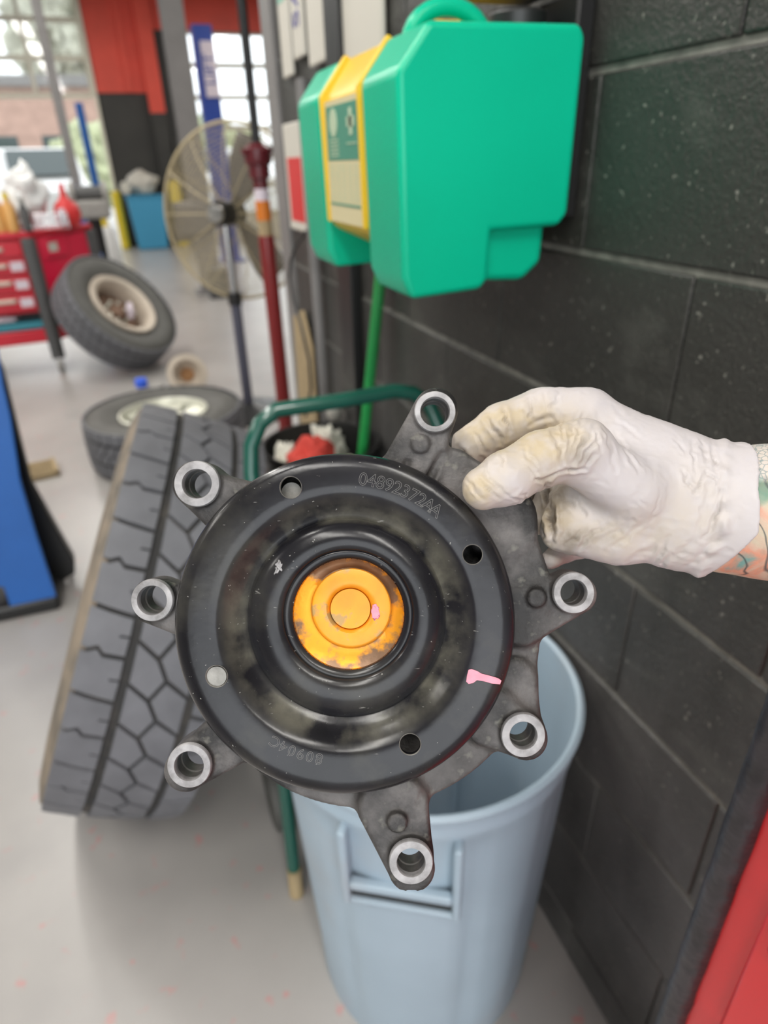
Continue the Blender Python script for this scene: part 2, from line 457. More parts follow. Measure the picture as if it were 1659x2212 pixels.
def net_object(name, V, Q, m, parent):
    me = bpy.data.meshes.new(name)
    me.vertices.add(len(V)); me.vertices.foreach_set('co', np.asarray(V, np.float32).ravel())
    me.loops.add(len(Q) * 4); me.polygons.add(len(Q))
    me.polygons.foreach_set('loop_start', np.arange(0, len(Q) * 4, 4, dtype=np.int32))
    me.loops.foreach_set('vertex_index', Q.astype(np.int32).ravel())
    me.update(calc_edges=True); me.validate()
    me.polygons.foreach_set('use_smooth', np.ones(len(me.polygons), bool))
    me.materials.append(m)
    o = bpy.data.objects.new(name, me); COL.objects.link(o)
    if parent is not None: o.parent = parent
    return o

def smooth_net(V, Q, it=2, lam=0.5):
    n = len(V)
    E = np.concatenate([Q[:, [0, 1]], Q[:, [1, 2]], Q[:, [2, 3]], Q[:, [3, 0]]])
    for _ in range(it):
        acc = np.zeros_like(V); c = np.zeros(n)
        for a, b in ((0, 1), (1, 0)):
            for k in range(3): acc[:, k] += np.bincount(E[:, a], V[E[:, b], k], n)
            c += np.bincount(E[:, a], minlength=n)
        V = V + lam * (acc / c[:, None] - V)
    return V

def grid(lo, hi, h):
    ax = [np.arange(lo[i], hi[i] + h, h) for i in range(3)]
    return np.meshgrid(*ax, indexing='ij', sparse=True)

def smin(a, b, k):
    hh = np.clip(0.5 + 0.5 * (b - a) / k, 0, 1)
    return b * (1 - hh) + a * hh - k * hh * (1 - hh)
def smax(a, b, k): return -smin(-a, -b, k)

def cap3(X, Y, Z, a, b, ra, rb, flat=1.0):
    ax, ay, az = a; bx, by, bz = b
    d = np.array([bx - ax, by - ay, bz - az]); L2 = (d ** 2).sum() + 1e-9
    t = np.clip(((X - ax) * d[0] + (Y - ay) * d[1] + (Z - az) * d[2]) / L2, 0, 1)
    return np.sqrt((X - ax - t * d[0]) ** 2 + (Y - ay - t * d[1]) ** 2 + ((Z - az - t * d[2]) / flat) ** 2) - (ra + (rb - ra) * t)
def cap2(X, Y, a, b, ra, rb):
    d = (b[0] - a[0], b[1] - a[1]); L2 = d[0] ** 2 + d[1] ** 2 + 1e-9
    t = np.clip(((X - a[0]) * d[0] + (Y - a[1]) * d[1]) / L2, 0, 1)
    return np.sqrt((X - a[0] - t * d[0]) ** 2 + (Y - a[1] - t * d[1]) ** 2) - (ra + (rb - ra) * t)

# ------------------------------------------------------------------ the setting
fl = rbox(-9, 9, -5, 16, -0.12, 0).build('floor', M['floor'], smooth=False); struct(fl, 'light grey sealed concrete floor with faint red specks')
ce = rbox(-9, 9, -5, 16, CEIL, CEIL + 0.1).build('ceiling', M['ceiling'], smooth=False); struct(ce)

# right wall: painted concrete blocks with recessed joints
WX = 0.57; JZ = 1.522; CH = 0.2035; BL = 0.407
wr = rbox(WX + 0.0042, WX + 0.20, -3.0, 2.47, 0, CEIL).build('wall_right', M['mortar'], smooth=False)
struct(wr, 'black painted concrete block wall on the right')
JW = 0.0044
def block_mesh(ly, lz):
    b = rbox(0, 0.03, 0.0010, ly - 0.0010, JW, lz - JW)
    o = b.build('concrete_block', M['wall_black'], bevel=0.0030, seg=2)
    return o
meshes = {}
k0 = -7
for k in range(k0, 6):
    z0 = JZ + CH * (k - 1) + 0.0
    z1 = z0 + CH
    if z0 < -0.05:
        z0 = 0.0
    if z1 <= 0.02: continue
    off = 0.574 if (k % 2 != 0) else 0.574 + BL / 2
    j0 = -4
    while True:
        y0 = off + j0 * BL; y1 = y0 + BL
        if y0 > 2.46: break
        j0 += 1
        if y1 < -0.75: continue
        y1 = min(y1, 2.465)
        if y1 - y0 < 0.03: continue
        key = (round(y1 - y0, 3), round(z1 - z0, 3))
        if key in meshes:
            o = meshes[key].copy(); COL.objects.link(o)
        else:
            o = block_mesh(*key); meshes[key] = o
        o.location = (WX + random.uniform(-0.0008, 0.0008), y0, z0)
        o.parent = wr

# wall end column and trims
struct(rbox(WX + 0.20, WX + 0.75, 2.02, 2.47, 0, CEIL).build('trim_1', M['grey_steel'], smooth=False))
col = rbox(WX - 0.012, WX + 0.20, 2.475, 2.62, 0, CEIL).build('trim_2', M['grey_steel'], bevel=0.004)
struct(col, 'grey painted steel post closing the end of the block wall')

# other shop walls
struct(rbox(-9, -8.8, -5, 16, 0, CEIL).build('wall_left', M['white_wall'], smooth=False))
struct(rbox(8.8, 9, -5, 16, 0, CEIL).build('wall_far_right', M['white_wall'], smooth=False))
struct(MB().box(-9, -4.4, -5, -4.8, 0, CEIL).box(0.4, 9, -5, -4.8, 0, CEIL).box(-4.4, 0.4, -5, -4.8, 3.6, CEIL).build('wall_back', M['white_wall'], smooth=False))  # unseen; opening made up to go with the daylight panel

# far wall with the two bay doors
YF = 15.5
wf = MB().box(0.06, 1.62, YF, YF + 0.25, 0, CEIL).box(1.62, 5.2, YF, YF + 0.25, 3.70, CEIL).box(5.2, 9, YF, YF + 0.25, 0, CEIL) \
    .box(-3.9, 0.06, YF, YF + 0.25, 4.4, CEIL).box(-9, -3.9, YF, YF + 0.25, 0, CEIL).build('wall_front', M['black_wall'], smooth=False)
struct(wf, 'far wall between the bay doors, red above black')
rbox(0.06, 1.15, YF - 0.03, YF, 2.70, CEIL).build('red_band', M['red_wall'], wf, smooth=False)
rbox(0.96, 1.24, YF - 0.22, YF - 0.03, 2.36, CEIL).build('red_pilaster', M['red_wall'], wf, smooth=False)
rbox(0.62, 0.72, YF - 0.10, YF - 0.03, 2.70, CEIL).build('red_rib', M['red_wall'], wf, smooth=False)
rbox(1.24, 5.2, YF - 0.03, YF, 3.70, CEIL).build('red_header', M['red_wall'], wf, smooth=False)
rbox(0.96, 1.24, YF - 0.22, YF - 0.03, 0, 2.36).build('black_pilaster', M['black_wall'], wf, smooth=False)
rbox(1.28, 1.6, YF - 0.25, YF - 0.03, 0.0, 1.95).build('black_cabinet_panel', M['black_wall'], wf, smooth=False)
tr = rbox(0.0, 0.06, YF - 0.12, YF + 0.1, 0, CEIL).build('trim_3', M['door_frame'], smooth=False); struct(tr, 'pale steel track beside the open bay door')

def sectional_door(name, x0, x1, z0, z1, nx, nz, label):
    root = bpy.data.objects.new(name, None); COL.objects.link(root); root.location = ((x0 + x1) / 2, YF + 0.1, z0)
    struct(root, label)
    ox, oy, oz = root.location
    pw = (x1 - x0) / nx; ph = (z1 - z0) / nz
    for j in range(nz + 1):
        z = z0 + j * ph
        rbox(x0 - ox, x1 - ox, -0.02, 0.03, z - 0.045 - oz, z + 0.045 - oz).build('rail', M['door_frame'], root, smooth=False)
    for i in range(nx + 1):
        x = x0 + i * pw
        rbox(x - 0.035 - ox, x + 0.035 - ox, -0.018, 0.028, z0 - oz, z1 - oz).build('stile', M['door_frame'], root, smooth=False)
    for i in range(nx):
        for j in range(nz):
            x = x0 + i * pw; z = z0 + j * ph
            rbox(x + 0.035 - ox, x + pw - 0.035 - ox, 0.0, 0.006, z + 0.045 - oz, z + ph - 0.045 - oz).build('glass_pane', M['glass'], root, smooth=False)
    return root
sectional_door('door_1', -3.9, -0.02, 2.66, 4.4, 4, 3, 'half raised sectional bay door of glass panels on the left')
sectional_door('door_2', 1.62, 5.2, 0.50, 3.70, 5, 6, 'closed glass sectional bay door under the red header')
rbox(1.62, 5.2, YF + 0.06, YF + 0.14, 0, 0.47).build('door_3', M['door_frame'], smooth=False)
struct(bpy.data.objects['door_3'], 'solid bottom section of the closed bay door')

# free-standing grey column
gc = MB().box(-0.12, 0.12, -0.12, -0.10, 0, CEIL).box(-0.12, 0.12, 0.10, 0.12, 0, CEIL).box(-0.012, 0.012, -0.10, 0.10, 0, CEIL) \
    .box(-0.2, 0.2, -0.2, 0.2, 0, 0.02).build('steel_column', M['grey_steel'], smooth=False)
gc.location = (0.955, 9.0, 0)
tag(gc, 'tall grey steel column standing in the bay behind the fan', 'column')

# ceiling fixtures
proto = None
for i, (tx, ty) in enumerate(TUBES):
    if proto is None:
        r = empty('ceiling_light', (tx, ty, CEIL), 'long white tube light hung under the ceiling', 'light', 'tube lights under the ceiling')
        rbox(-0.17, 0.17, -1.25, 1.25, -0.30, -0.24).build('housing', M['white'], r, bevel=0.01)
        for sx in (-0.08, 0.08):
            MB().cyl((sx, -1.18, -0.32), (sx, 1.18, -0.32), 0.014, n=10).build('tube', M['tube_glow'], r)
        for sy in (-0.9, 0.9):
            MB().cyl((0, sy, -0.24), (0, sy, 0), 0.006, n=6).build('hanger', M['grey_steel'], r)
        proto = r
    else:
        r = copy_tree(proto); r.location = (tx, ty, CEIL)

# outside, seen through the doors
gr = rbox(-40, 40, 15.8, 90, -0.2, -0.02).build('ground_outside', M['asphalt'], smooth=False); struct(gr)
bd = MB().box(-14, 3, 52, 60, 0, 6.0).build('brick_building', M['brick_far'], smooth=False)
MB().box(-14.4, 3.4, 51.6, 60.4, 6.0, 6.6).build('roof', M['grey_steel'], bd, smooth=False)
for i in range(5):
    rbox(-12.6 + 3 * i, -11.0 + 3 * i, 51.95, 52.0, 1.4, 3.4).build('window', M['car_glass'], bd, smooth=False)
tag(bd, 'low pinkish building across the car park', 'building')

def van(name, x, y, label, scale=1.0, rz=0.0):
    r = empty(name, (x, y, 0), label, 'car', rot=(0, 0, rz))
    side = [(-2.4, 0.35), (-2.4, 1.0), (-1.6, 1.25), (-0.9, 1.95), (2.3, 2.0), (2.45, 1.2), (2.45, 0.35)]
    MB().prism([Vector((-0.95, p[0], p[1])) for p in side], (1.9, 0, 0)).build('body', M['white'], r, bevel=0.08, seg=3)
    MB().prism([Vector((-0.8, -1.62, 1.32)), Vector((0.8, -1.62, 1.32)), Vector((0.7, -1.02, 1.88)), Vector((-0.7, -1.02, 1.88))], (0, -0.03, 0.03)).build('windscreen', M['car_glass'], r, smooth=False)
    for sx in (-0.96, 0.95):
        rbox(sx, sx + 0.012, -0.7, 0.6, 1.3, 1.8).build('side_window', M['car_glass'], r, smooth=False)
    for sx in (-0.9, 0.9):
        for sy in (-1.5, 1.6):
            MB().cyl((sx - 0.12, sy, 0.34), (sx + 0.12, sy, 0.34), 0.34, n=24).build('wheel', M['rubber_side'], r)
        rbox(sx - 0.2, sx + 0.2 if sx < 0 else sx, -2.44, -2.38, 0.75, 0.95).build('headlamp', M['chrome'], r, bevel=0.02)
    return r
van('van', -1.9, 21.5, 'white van parked just outside the open bay door', rz=0.25)
van('van', 3.2, 26.0, 'white van parked further off behind the glass bay door', rz=-0.15)
van('van', -6.5, 30.0, 'white car parked across the car park at left', rz=0.5)
def shrub(x, y, h, w, label):
    me = bpy.data.meshes.new('shrub'); bm = bmesh.new()
    bmesh.ops.create_icosphere(bm, subdivisions=4, radius=1.0)
    for v in bm.verts:
        n = noise.fractal(v.co * 2.2 + Vector((x, y, 0)), 1.0, 2.0, 4)
        v.co = v.co * (1 + 0.35 * n)
        v.co.x *= w; v.co.y *= w * 0.7; v.co.z = max(0.0, v.co.z * h * 0.5 + h * 0.5)
    bm.to_mesh(me); bm.free(); me.materials.append(M['leaf'])
    o = bpy.data.objects.new('shrub', me); COL.objects.link(o); o.location = (x, y, -0.02)
    tag(o, label, 'shrub'); return o
def tree(x, y, h, w, label):
    r = empty('tree', (x, y, -0.02), label, 'tree')
    MB().cyl((0, 0, 0), (0.1, 0, h * 0.6), 0.22, 0.12, 12).build('trunk', M['rust'], r)
    me = bpy.data.meshes.new('crown'); bm = bmesh.new()
    bmesh.ops.create_icosphere(bm, subdivisions=5, radius=1.0)
    for v in bm.verts:
        n = noise.fractal(v.co * 2.6 + Vector((x, y, 3)), 0.8, 2.0, 5)
        v.co = v.co * (1 + 0.5 * n)
        v.co.x *= w; v.co.y *= w; v.co.z = v.co.z * h * 0.36 + h * 0.66
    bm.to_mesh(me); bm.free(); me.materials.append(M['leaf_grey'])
    o = bpy.data.objects.new('crown', me); COL.objects.link(o); o.parent = r
    return r
tree(-18.5, 70, 21, 5.0, 'tall greyish tree beyond the left bay door, furthest left')
tree(-1.2, 70, 19, 4.2, 'tall greyish tree beyond the left bay door, beside its right jamb')
shrub(-0.6, 34, 3.2, 1.6, 'pale green shrub outside, right of the white van')
shrub(-8.5, 38, 3.8, 3.0, 'wide pale green shrub outside at far left')
shrub(5.4, 40, 3.6, 2.6, 'pale green shrub behind the glass bay door')

# ------------------------------------------------------------------ eyewash station on the wall
ex0, ex1 = 0.313, 0.553
EY = 0.79
ew = empty('eyewash_station', (0.57, 1.02, 1.27), 'green and yellow gravity eyewash station mounted on the black block wall', 'eyewash station')
ox, oy, oz = ew.location
def tank_poly():
    # outline in (x, z) seen from the side
    return [(0.318, 1.305), (0.330, 1.277), (0.428, 1.281), (0.438, 1.292), (0.440, 1.352), (0.540, 1.352), (0.552, 1.366),
            (0.553, 1.555), (0.545, 1.568), (0.352, 1.566), (0.314, 1.520)]
def tank(y0, y1, name):
    b = MB().prism([Vector((x - ox, y0 - oy, z - oz)) for x, z in tank_poly()], (0, y1 - y0, 0))
    o = b.build(name, M['tank_green'], ew, bevel=0.016, seg=5)
    o.modifiers['bevel'].angle_limit = math.radians(25)
    return o
t1 = tank(EY, EY + 0.125, 'tank')
t2 = tank(1.118, 1.245, 'tank')
t1['label'] = 'near green water tank'; t2['label'] = 'far green water tank'
# lower back foot of the near tank, narrower than the body
for (a, b_) in ((EY + 0.018, EY + 0.110), (1.135, 1.225)):
    fo = MB().prism([Vector((x - ox, a - oy, z - oz)) for x, z in [(0.42, 1.290), (0.502, 1.284), (0.530, 1.305), (0.532, 1.37), (0.42, 1.37)]], (0, b_ - a, 0))
    fo.build('tank_foot', M['tank_green'], ew, bevel=0.010, seg=4)
# carrying handles and caps on top
for yb in (EY + 0.05,):
    pts = []
    for i in range(13):
        a = PI * i / 12
        pts.append((0.412 - 0.050 * math.cos(a) - ox, yb + 0.03 - oy, 1.556 + 0.036 * math.sin(a) - oz))
    MB().tube(pts, 0.010, 10).build('carry_handle', M['tank_green'], ew)
    MB().cyl((0.505 - ox, yb + 0.03 - oy, 1.56 - oz), (0.505 - ox, yb + 0.03 - oy, 1.590 - oz), 0.036, n=28).build('filler_cap', M['black_plastic'], ew, bevel=0.004)
# yellow centre tray: face, chamfered top, sloping bottom
ty0, ty1 = EY + 0.125, 1.118
yp = [(0.336, 1.338), (0.326, 1.345), (0.320, 1.372), (0.320, 1.516), (0.360, 1.566), (0.42, 1.588), (0.548, 1.588), (0.548, 1.30), (0.42, 1.30)]
MB().prism([Vector((x - ox, ty0 - oy, z - oz)) for x, z in yp], (0, ty1 - ty0, 0)).build('centre_tray', M['tray_yellow'], ew, bevel=0.006, seg=3)
for yy_ in (ty0 + 0.008, ty1 - 0.02):
    MB().prism([Vector((x - ox, yy_ - oy, z - oz)) for x, z in [(0.316, 1.350), (0.3135, 1.52), (0.356, 1.572), (0.366, 1.566), (0.324, 1.515), (0.324, 1.350)]], (0, 0.012, 0)).build('tray_rib', M['tray_yellow'], ew, bevel=0.002)
# label on the tray face
lab = rbox(0.3185 - ox, 0.3205 - ox, ty0 + 0.024 - oy, ty1 - 0.022 - oy, 1.352 - oz, 1.512 - oz).build('instruction_label', M['label_cream'], ew, smooth=False)
ly0, ly1 = ty0 + 0.030, ty1 - 0.028
rbox(0.3178 - ox, 0.3186 - ox, ly0 - oy, ly1 - oy, 1.436 - oz, 1.505 - oz).build('label_print', M['label_green'], lab, smooth=False)
rbox(0.3176 - ox, 0.3186 - ox, ly0 - oy, ly1 - oy, 1.376 - oz, 1.379 - oz).build('label_print', M['label_green'], lab, smooth=False)
def label_bits():
    b = MB()
    yc = ly0 + 0.028                      # pale cross symbol
    b.box(0.3168 - ox, 0.3177 - ox, yc - 0.006 - oy, yc + 0.006 - oy, 1.466 - oz, 1.498 - oz)
    b.box(0.3168 - ox, 0.3177 - ox, yc - 0.016 - oy, yc + 0.016 - oy, 1.476 - oz, 1.488 - oz)
    ye = ly1 - 0.036                      # round eye symbol
    b.lathe([(0.018, 0), (0.018, 0.0008)], 20, Matrix.Translation((0.3170 - ox, ye - oy, 1.484 - oz)) @ Matrix.Rotation(PI / 2, 4, 'Y'))
    for i in range(5):
        b.box(0.3170 - ox, 0.3178 - ox, ye - 0.02 - oy, ye + 0.02 - oy, 1.441 + 0.005 * i - oz, 1.443 + 0.005 * i - oz)
    b.box(0.3170 - ox, 0.3178 - ox, ly0 + 0.004 - oy, ly0 + 0.05 - oy, 1.4555 - oz, 1.457 - oz)
    return b
lb = label_bits().build('label_symbol', M['label_pale'], lab, smooth=False); lb['kind'] = 'stuff'
b = MB()
for c in range(5):
    for i in range(9):
        yb = ly0 + 0.006 + c * 0.028
        b.box(0.3178 - ox, 0.3186 - ox, yb - oy, yb + random.uniform(0.014, 0.022) - oy, 1.384 + 0.0055 * i - oz, 1.3855 + 0.0055 * i - oz)
fp = b.build('fine_print', M['label_pale'], lab, smooth=False); fp['kind'] = 'stuff'
# wall bracket
rbox(0.545 - ox, 0.5695 - ox, EY + 0.01 - oy, 1.23 - oy, 1.36 - oz, 1.60 - oz).build('wall_bracket', M['black_metal'], ew, bevel=0.003)
# black holder above the near tank
hb = rbox(0.46, 0.556, 0.86, 0.93, 1.606, 1.66).build('wall_box', M['black_plastic'], bevel=0.006)
tag(hb, 'black box on the wall just above the green tank', 'box')

# ------------------------------------------------------------------ signs along the wall
def sign(y0, y1, z0, z1, name, label, m=None, thick=0.012, x=None, rot=0.0):
    xx = WX - 0.006 if x is None else x
    r = empty(name, (xx, (y0 + y1) / 2, (z0 + z1) / 2), label, 'sign', rot=(0, 0, rot))
    w, h = (y1 - y0) / 2, (z1 - z0) / 2
    rbox(-thick, 0, -w, w, -h, h).build('board', m or M['off_white'], r, bevel=0.006, seg=3)
    return r
def sign_text(r, txt, size, y, z, m, thick=0.012, roll=0.0, sy=1.0):
    vs, fs = text_mesh(txt, size, True, extrude=0.0008)
    # text faces the room (-x): its right runs towards -y
    R = Matrix(((0, 0, -1), (-1, 0, 0), (0, 1, 0))).to_4x4()
    mt = Matrix.Translation((-thick - 0.0006, y, z)) @ R @ Matrix.Rotation(roll, 4, 'Z') @ Matrix.Diagonal((sy, 1, 1, 1))
    return MB().add([mt @ v for v in vs], fs).build('lettering', m, r, smooth=False)
sa = sign(2.215, 2.335, 1.66, 2.06, 'wall_sign', 'narrow cream sign with a sea green header, furthest along the wall')
rbox(-0.0128, -0.0115, -0.045, 0.045, -0.02, 0.19).build('header_print', M['sign_green'], sa, smooth=False).location = (0, 0, 0.0)
sb = sign(2.065, 2.185, 1.69, 2.06, 'wall_sign', 'narrow cream sign with dark blue lettering, second from the far end')
sign_text(sb, 'SAFE', 0.095, 0, -0.02, M['sign_blue'], roll=PI / 2, sy=1.0)
sc = sign(1.825, 2.025, 1.655, 2.06, 'wall_sign', 'cream sign with faint blue writing, third from the far end')
for i in range(4):
    sign_text(sc, 'SHOP', 0.055, 0.0, 0.16 - 0.062 * i, M['sign_blue'] if i == 1 else M['sticker'], sy=0.9)
sd = sign(1.47, 1.735, 1.625, 2.06, 'wall_sign', 'wide cream sign with dark blue capitals, nearest to the green tanks')
sign_text(sd, 'FILE', 0.10, 0.03, -0.055, M['sign_blue'])
sign_text(sd, 'OIL', 0.11, 0.03, 0.06, M['sign_blue'])
se = sign(2.19, 2.41, 1.235, 1.545, 'wall_sign', 'white sign with a red panel behind the far green tank')
rbox(-0.0128, -0.0115, -0.105, 0.075, -0.125, 0.06).build('red_panel', M['sign_red'], se, smooth=False)

# conduits, cable and cardboard on the wall
cb = rbox(WX - 0.030, WX - 0.001, 1.715, 1.83, 0.0, 1.95).build('cable_trunking', M['black_metal'], bevel=0.004)
tag(cb, 'black vertical cable trunking on the block wall below the eyewash station', 'conduit')
gcx = MB().cyl((WX - 0.022, 2.10, 0), (WX - 0.022, 2.10, 1.64), 0.017, n=14).build('conduit_pipe', M['grey_steel'])
tag(gcx, 'thin grey conduit pipe running up the block wall', 'conduit')
cc = MB().prism([(WX - 0.055, 2.16, 0), (WX - 0.055, 2.44, 0), (WX - 0.030, 2.45, 0.93), (WX - 0.030, 2.30, 0.98), (WX - 0.03, 2.20, 0.86)], (0.01, 0, 0)).build('cardboard_sheet', M['tan'], bevel=0.002)
tag(cc, 'tan cardboard sheet leaning at the end of the block wall', 'cardboard')
pts = [at_x(px, py, WX - 0.075) for px, py in [(660, 500), (640, 530), (628, 562), (626, 600), (634, 650), (650, 700), (668, 780), (672, 840), (660, 900)]]
cable = MB().tube(pts, 0.005, 8).build('hanging_cable', M['black_plastic']); tag(cable, 'thin black cable hanging in a loop at the wall end', 'cable')

# ------------------------------------------------------------------ grey waste can
cx, cy, ch = 0.312, 0.712, 0.70
can = empty('waste_bin', (cx, cy, 0), 'blue grey plastic waste bin standing open beside the block wall', 'bin')
def can_r(z): return 0.205 + (0.238 - 0.205) * z / ch
prof = [(0.001, 0.012), (0.195, 0.012), (0.203, 0.0)]
for z in (0.02, 0.12, 0.25, 0.38, 0.50, 0.60):
    prof.append((can_r(z), z))
prof += [(0.2365, 0.645), (0.2395, 0.655), (0.241, 0.668), (0.2385, 0.672), (0.2395, 0.690), (0.246, 0.694), (0.247, 0.703), (0.241, 0.707), (0.235, 0.703),
         (0.231, 0.66), (can_r(0.6) - 0.005, 0.6), (can_r(0.3) - 0.005, 0.3), (0.198, 0.02), (0.001, 0.018)]
n = 96
b = MB().lathe(prof, n)
# vertical ribs pressed into the wall: widen or pinch the radius by angle below the collar
ang_cam = math.atan2(-cy, -cx)           # direction from the can to the camera
hd = ang_cam - 0.13                       # the handle pocket
nv = []
for (x, y, z) in b.v:
    r_ = math.hypot(x, y); a = math.atan2(y, x)
    if 0.02 < z < 0.645 and r_ > 0.15:
        d = (a - hd + PI) % (PI) - 0.0
        dd = min(abs(((a - hd + PI) % (2 * PI)) - PI), abs(((a - hd) % (2 * PI)) - PI))
        q = 0.0
        if 0.40 < dd < 0.52: q = -0.006 * (1 - abs(dd - 0.46) / 0.06)
        if dd <= 0.40 and z < 0.52: q = 0.003
        if 0.95 < dd < 1.3: q = -0.004
        f_ = (r_ + q) / r_
        x *= f_; y *= f_
    nv.append((x, y, z))
b.v = nv
cbody = b.build('body', M['can_grey'], can, angle=50)
# recessed hand-hold: pocket cut through the collar with a ledge
def pocket(angle):
    c_, s_ = math.cos(angle), math.sin(angle)
    tang = Vector((-s_, c_, 0)); rad = Vector((c_, s_, 0))
    w = 0.072
    m4 = Matrix(((tang.x, rad.x, 0, 0), (tang.y, rad.y, 0, 0), (0, 0, 1, 0), (0, 0, 0, 1)))
    f = MB()
    def slab(t0, t1, r0, r1, z0, z1): f.box(t0, t1, r0, r1, z0, z1, m4)
    slab(-w - 0.012, -w, 0.218, 0.2435, 0.50, 0.652)       # side cheeks
    slab(w, w + 0.012, 0.218, 0.2435, 0.50, 0.652)
    slab(-w, w, 0.2285, 0.2435, 0.532, 0.548)                # grip bar
    slab(-w - 0.012, w + 0.012, 0.2270, 0.2405, 0.497, 0.507)    # ledge below
    f.build('hand_hold', M['can_grey'], can, bevel=0.004, seg=3)
    g = MB(); g.box(-w, w, 0.2262, 0.2335, 0.507, 0.532, m4)
    g.build('slot_shade', M['black_plastic'], can, smooth=False)  # black block put in for the shade inside the slot
pocket(hd); pocket(hd + PI)
tb = bpy.data.objects.new('lining_rib', None); bpy.data.objects.remove(tb)
rbox(-0.006, 0.006, 0.200, 0.215, 0.05, 0.62).build('inner_rib', M['can_grey'], can).rotation_euler = (0, 0, hd - PI / 2 + PI * 0.93)
for (dx, dy) in ((-0.12, -0.17), (-0.09, -0.185)):
    pass
rag = None

def blob(name, loc, sx, sy, sz, m, label=None, cat=None, amp=0.5, fr=1.6, seed=0, parent=None, group=None, rest=None):
    me = bpy.data.meshes.new(name); bm = bmesh.new()
    bmesh.ops.create_icosphere(bm, subdivisions=4, radius=1.0)
    for v in bm.verts:
        nn = noise.fractal(v.co * fr + Vector((seed * 3.1, seed, 0)), 1.0, 2.0, 3)
        rg = abs(noise.noise(v.co * fr * 2.3 + Vector((seed, 5, 2))))
        v.co = v.co * (1 + amp * nn - amp * 0.7 * rg)
        v.co.x *= sx; v.co.y *= sy; v.co.z *= sz
    for f in bm.faces: f.smooth = True
    bm.to_mesh(me); bm.free(); me.materials.append(m)
    o = bpy.data.objects.new(name, me); COL.objects.link(o); o.location = loc
    if rest is not None: o.location.z = rest - min(v.co.z for v in me.vertices)
    if parent is not None: o.parent = parent
    if label: tag(o, label, cat, group)
    return o

# ------------------------------------------------------------------ black drum with rags, broom
dx_, dy_, dr, dz_ = 0.402, 1.62, 0.158, 0.76
dr_o = MB().lathe([(0.001, 0), (dr - 0.012, 0), (dr - 0.006, 0.01), (dr - 0.004, 0.25), (dr + 0.001, 0.26), (dr - 0.004, 0.27), (dr - 0.004, 0.5), (dr + 0.001, 0.51), (dr - 0.004, 0.52),
                   (dr - 0.002, dz_ - 0.02), (dr + 0.004, dz_ - 0.012), (dr + 0.004, dz_), (dr - 0.004, dz_), (dr - 0.008, dz_ - 0.02), (dr - 0.012, 0.60), (0.001, 0.60)], 56).build('waste_drum', M['black_plastic'])
dr_o.location = (dx_, dy_, 0); tag(dr_o, 'black drum full of rags standing behind the green hand truck', 'drum')
blob('shop_rag', (dx_ - 0.030, dy_ - 0.050, 0.715), 0.066, 0.062, 0.085, M['rag_red'], 'crumpled red shop rag on top of the black drum', 'rag', 0.55, 1.5, 1, rest=0.602)
blob('paper_towel', (dx_ - 0.094, dy_ + 0.030, 0.672), 0.036, 0.036, 0.075, M['rag_white'], 'crumpled white towel left of the red rag in the drum', 'towel', 0.5, 1.7, 2, rest=0.602)
blob('paper_towel', (dx_ + 0.030, dy_ + 0.055, 0.685), 0.045, 0.045, 0.085, M['rag_white'], 'crumpled white towel right of the red rag in the drum', 'towel', 0.5, 1.7, 3, rest=0.602)
blob('paper_towel', (dx_ + 0.055, dy_ - 0.085, 0.66), 0.03, 0.03, 0.06, M['rag_white'], 'small white towel at the right edge of the drum', 'towel', 0.5, 1.7, 4, rest=0.602)
sp = empty('spray_bottle', (0.535, 2.02, 0.0), 'small white topped bottle on a shelf post by the wall', 'bottle')
br = MB().cyl((0.488, 1.575, 0.605), (0.553, 1.492, 1.26), 0.0135, n=16).build('broom_handle', M['green_handle'])
tag(br, 'bright green broom handle standing in the drum and leaning on the wall', 'broom')
bpy.data.objects.remove(sp)
sp = MB().lathe([(0.001, 0), (0.030, 0), (0.032, 0.01), (0.032, 0.66), (0.020, 0.70), (0.013, 0.72), (0.022, 0.73), (0.024, 0.765), (0.018, 0.785), (0.001, 0.79)], 20).build('slim_canister', M['off_white'])
sp.location = (0.515, 1.875, 0); tag(sp, 'slim pale canister standing by the wall behind the black drum', 'canister')

# ------------------------------------------------------------------ green hand truck
ht = empty('hand_truck', (0.29, 0.95, 0), 'dark green tubular hand truck behind the waste bin', 'hand truck')
hx, hy, hz = ht.location
TL = Vector((0.146, 1.15, 0.0)); TR = Vector((0.502, 1.15, 0.0))
def leg(xb, xt, sgn):
    pts = [Vector((xb, 0.915, 0.012)), Vector((xb + (xt - xb) * 0.5, 1.03, 0.50)), Vector((xt, 1.135, 0.93))]
    return pts
zt = 1.032
loop = [Vector((0.088, 0.905, 0.03)), Vector((0.110, 1.00, 0.42)), Vector((0.134, 1.09, 0.80)), Vector((0.142, 1.125, 0.93)), Vector((0.150, 1.138, 0.975)), Vector((0.172, 1.147, 1.012)), Vector((0.205, 1.152, zt)),
        Vector((0.33, 1.152, zt)), Vector((0.44, 1.152, zt + 0.004)), Vector((0.480, 1.15, zt - 0.004)), Vector((0.512, 1.142, zt - 0.030)), Vector((0.528, 1.125, 0.955)), Vector((0.520, 1.09, 0.80)), Vector((0.495, 1.00, 0.42)), Vector((0.480, 0.965, 0.20))]
o_ = Vector((hx, hy, hz))
loop = [CAM + (p - CAM) * (1 - 0.045 * min(1.0, p.z / 0.5)) for p in loop]
MB().tube([p - o_ for p in loop], 0.0143, 14).build('tube_frame', M['dark_green'], ht)
for zz, yy_ in ((0.30, 0.955), (0.62, 1.008)):
    MB().cyl((0.104 + 0.05 * (zz - .3) - hx, yy_ - hy, zz), (0.475 - hx, yy_ - hy + 0.01, zz), 0.010, n=10).build('cross_bar', M['dark_green'], ht)
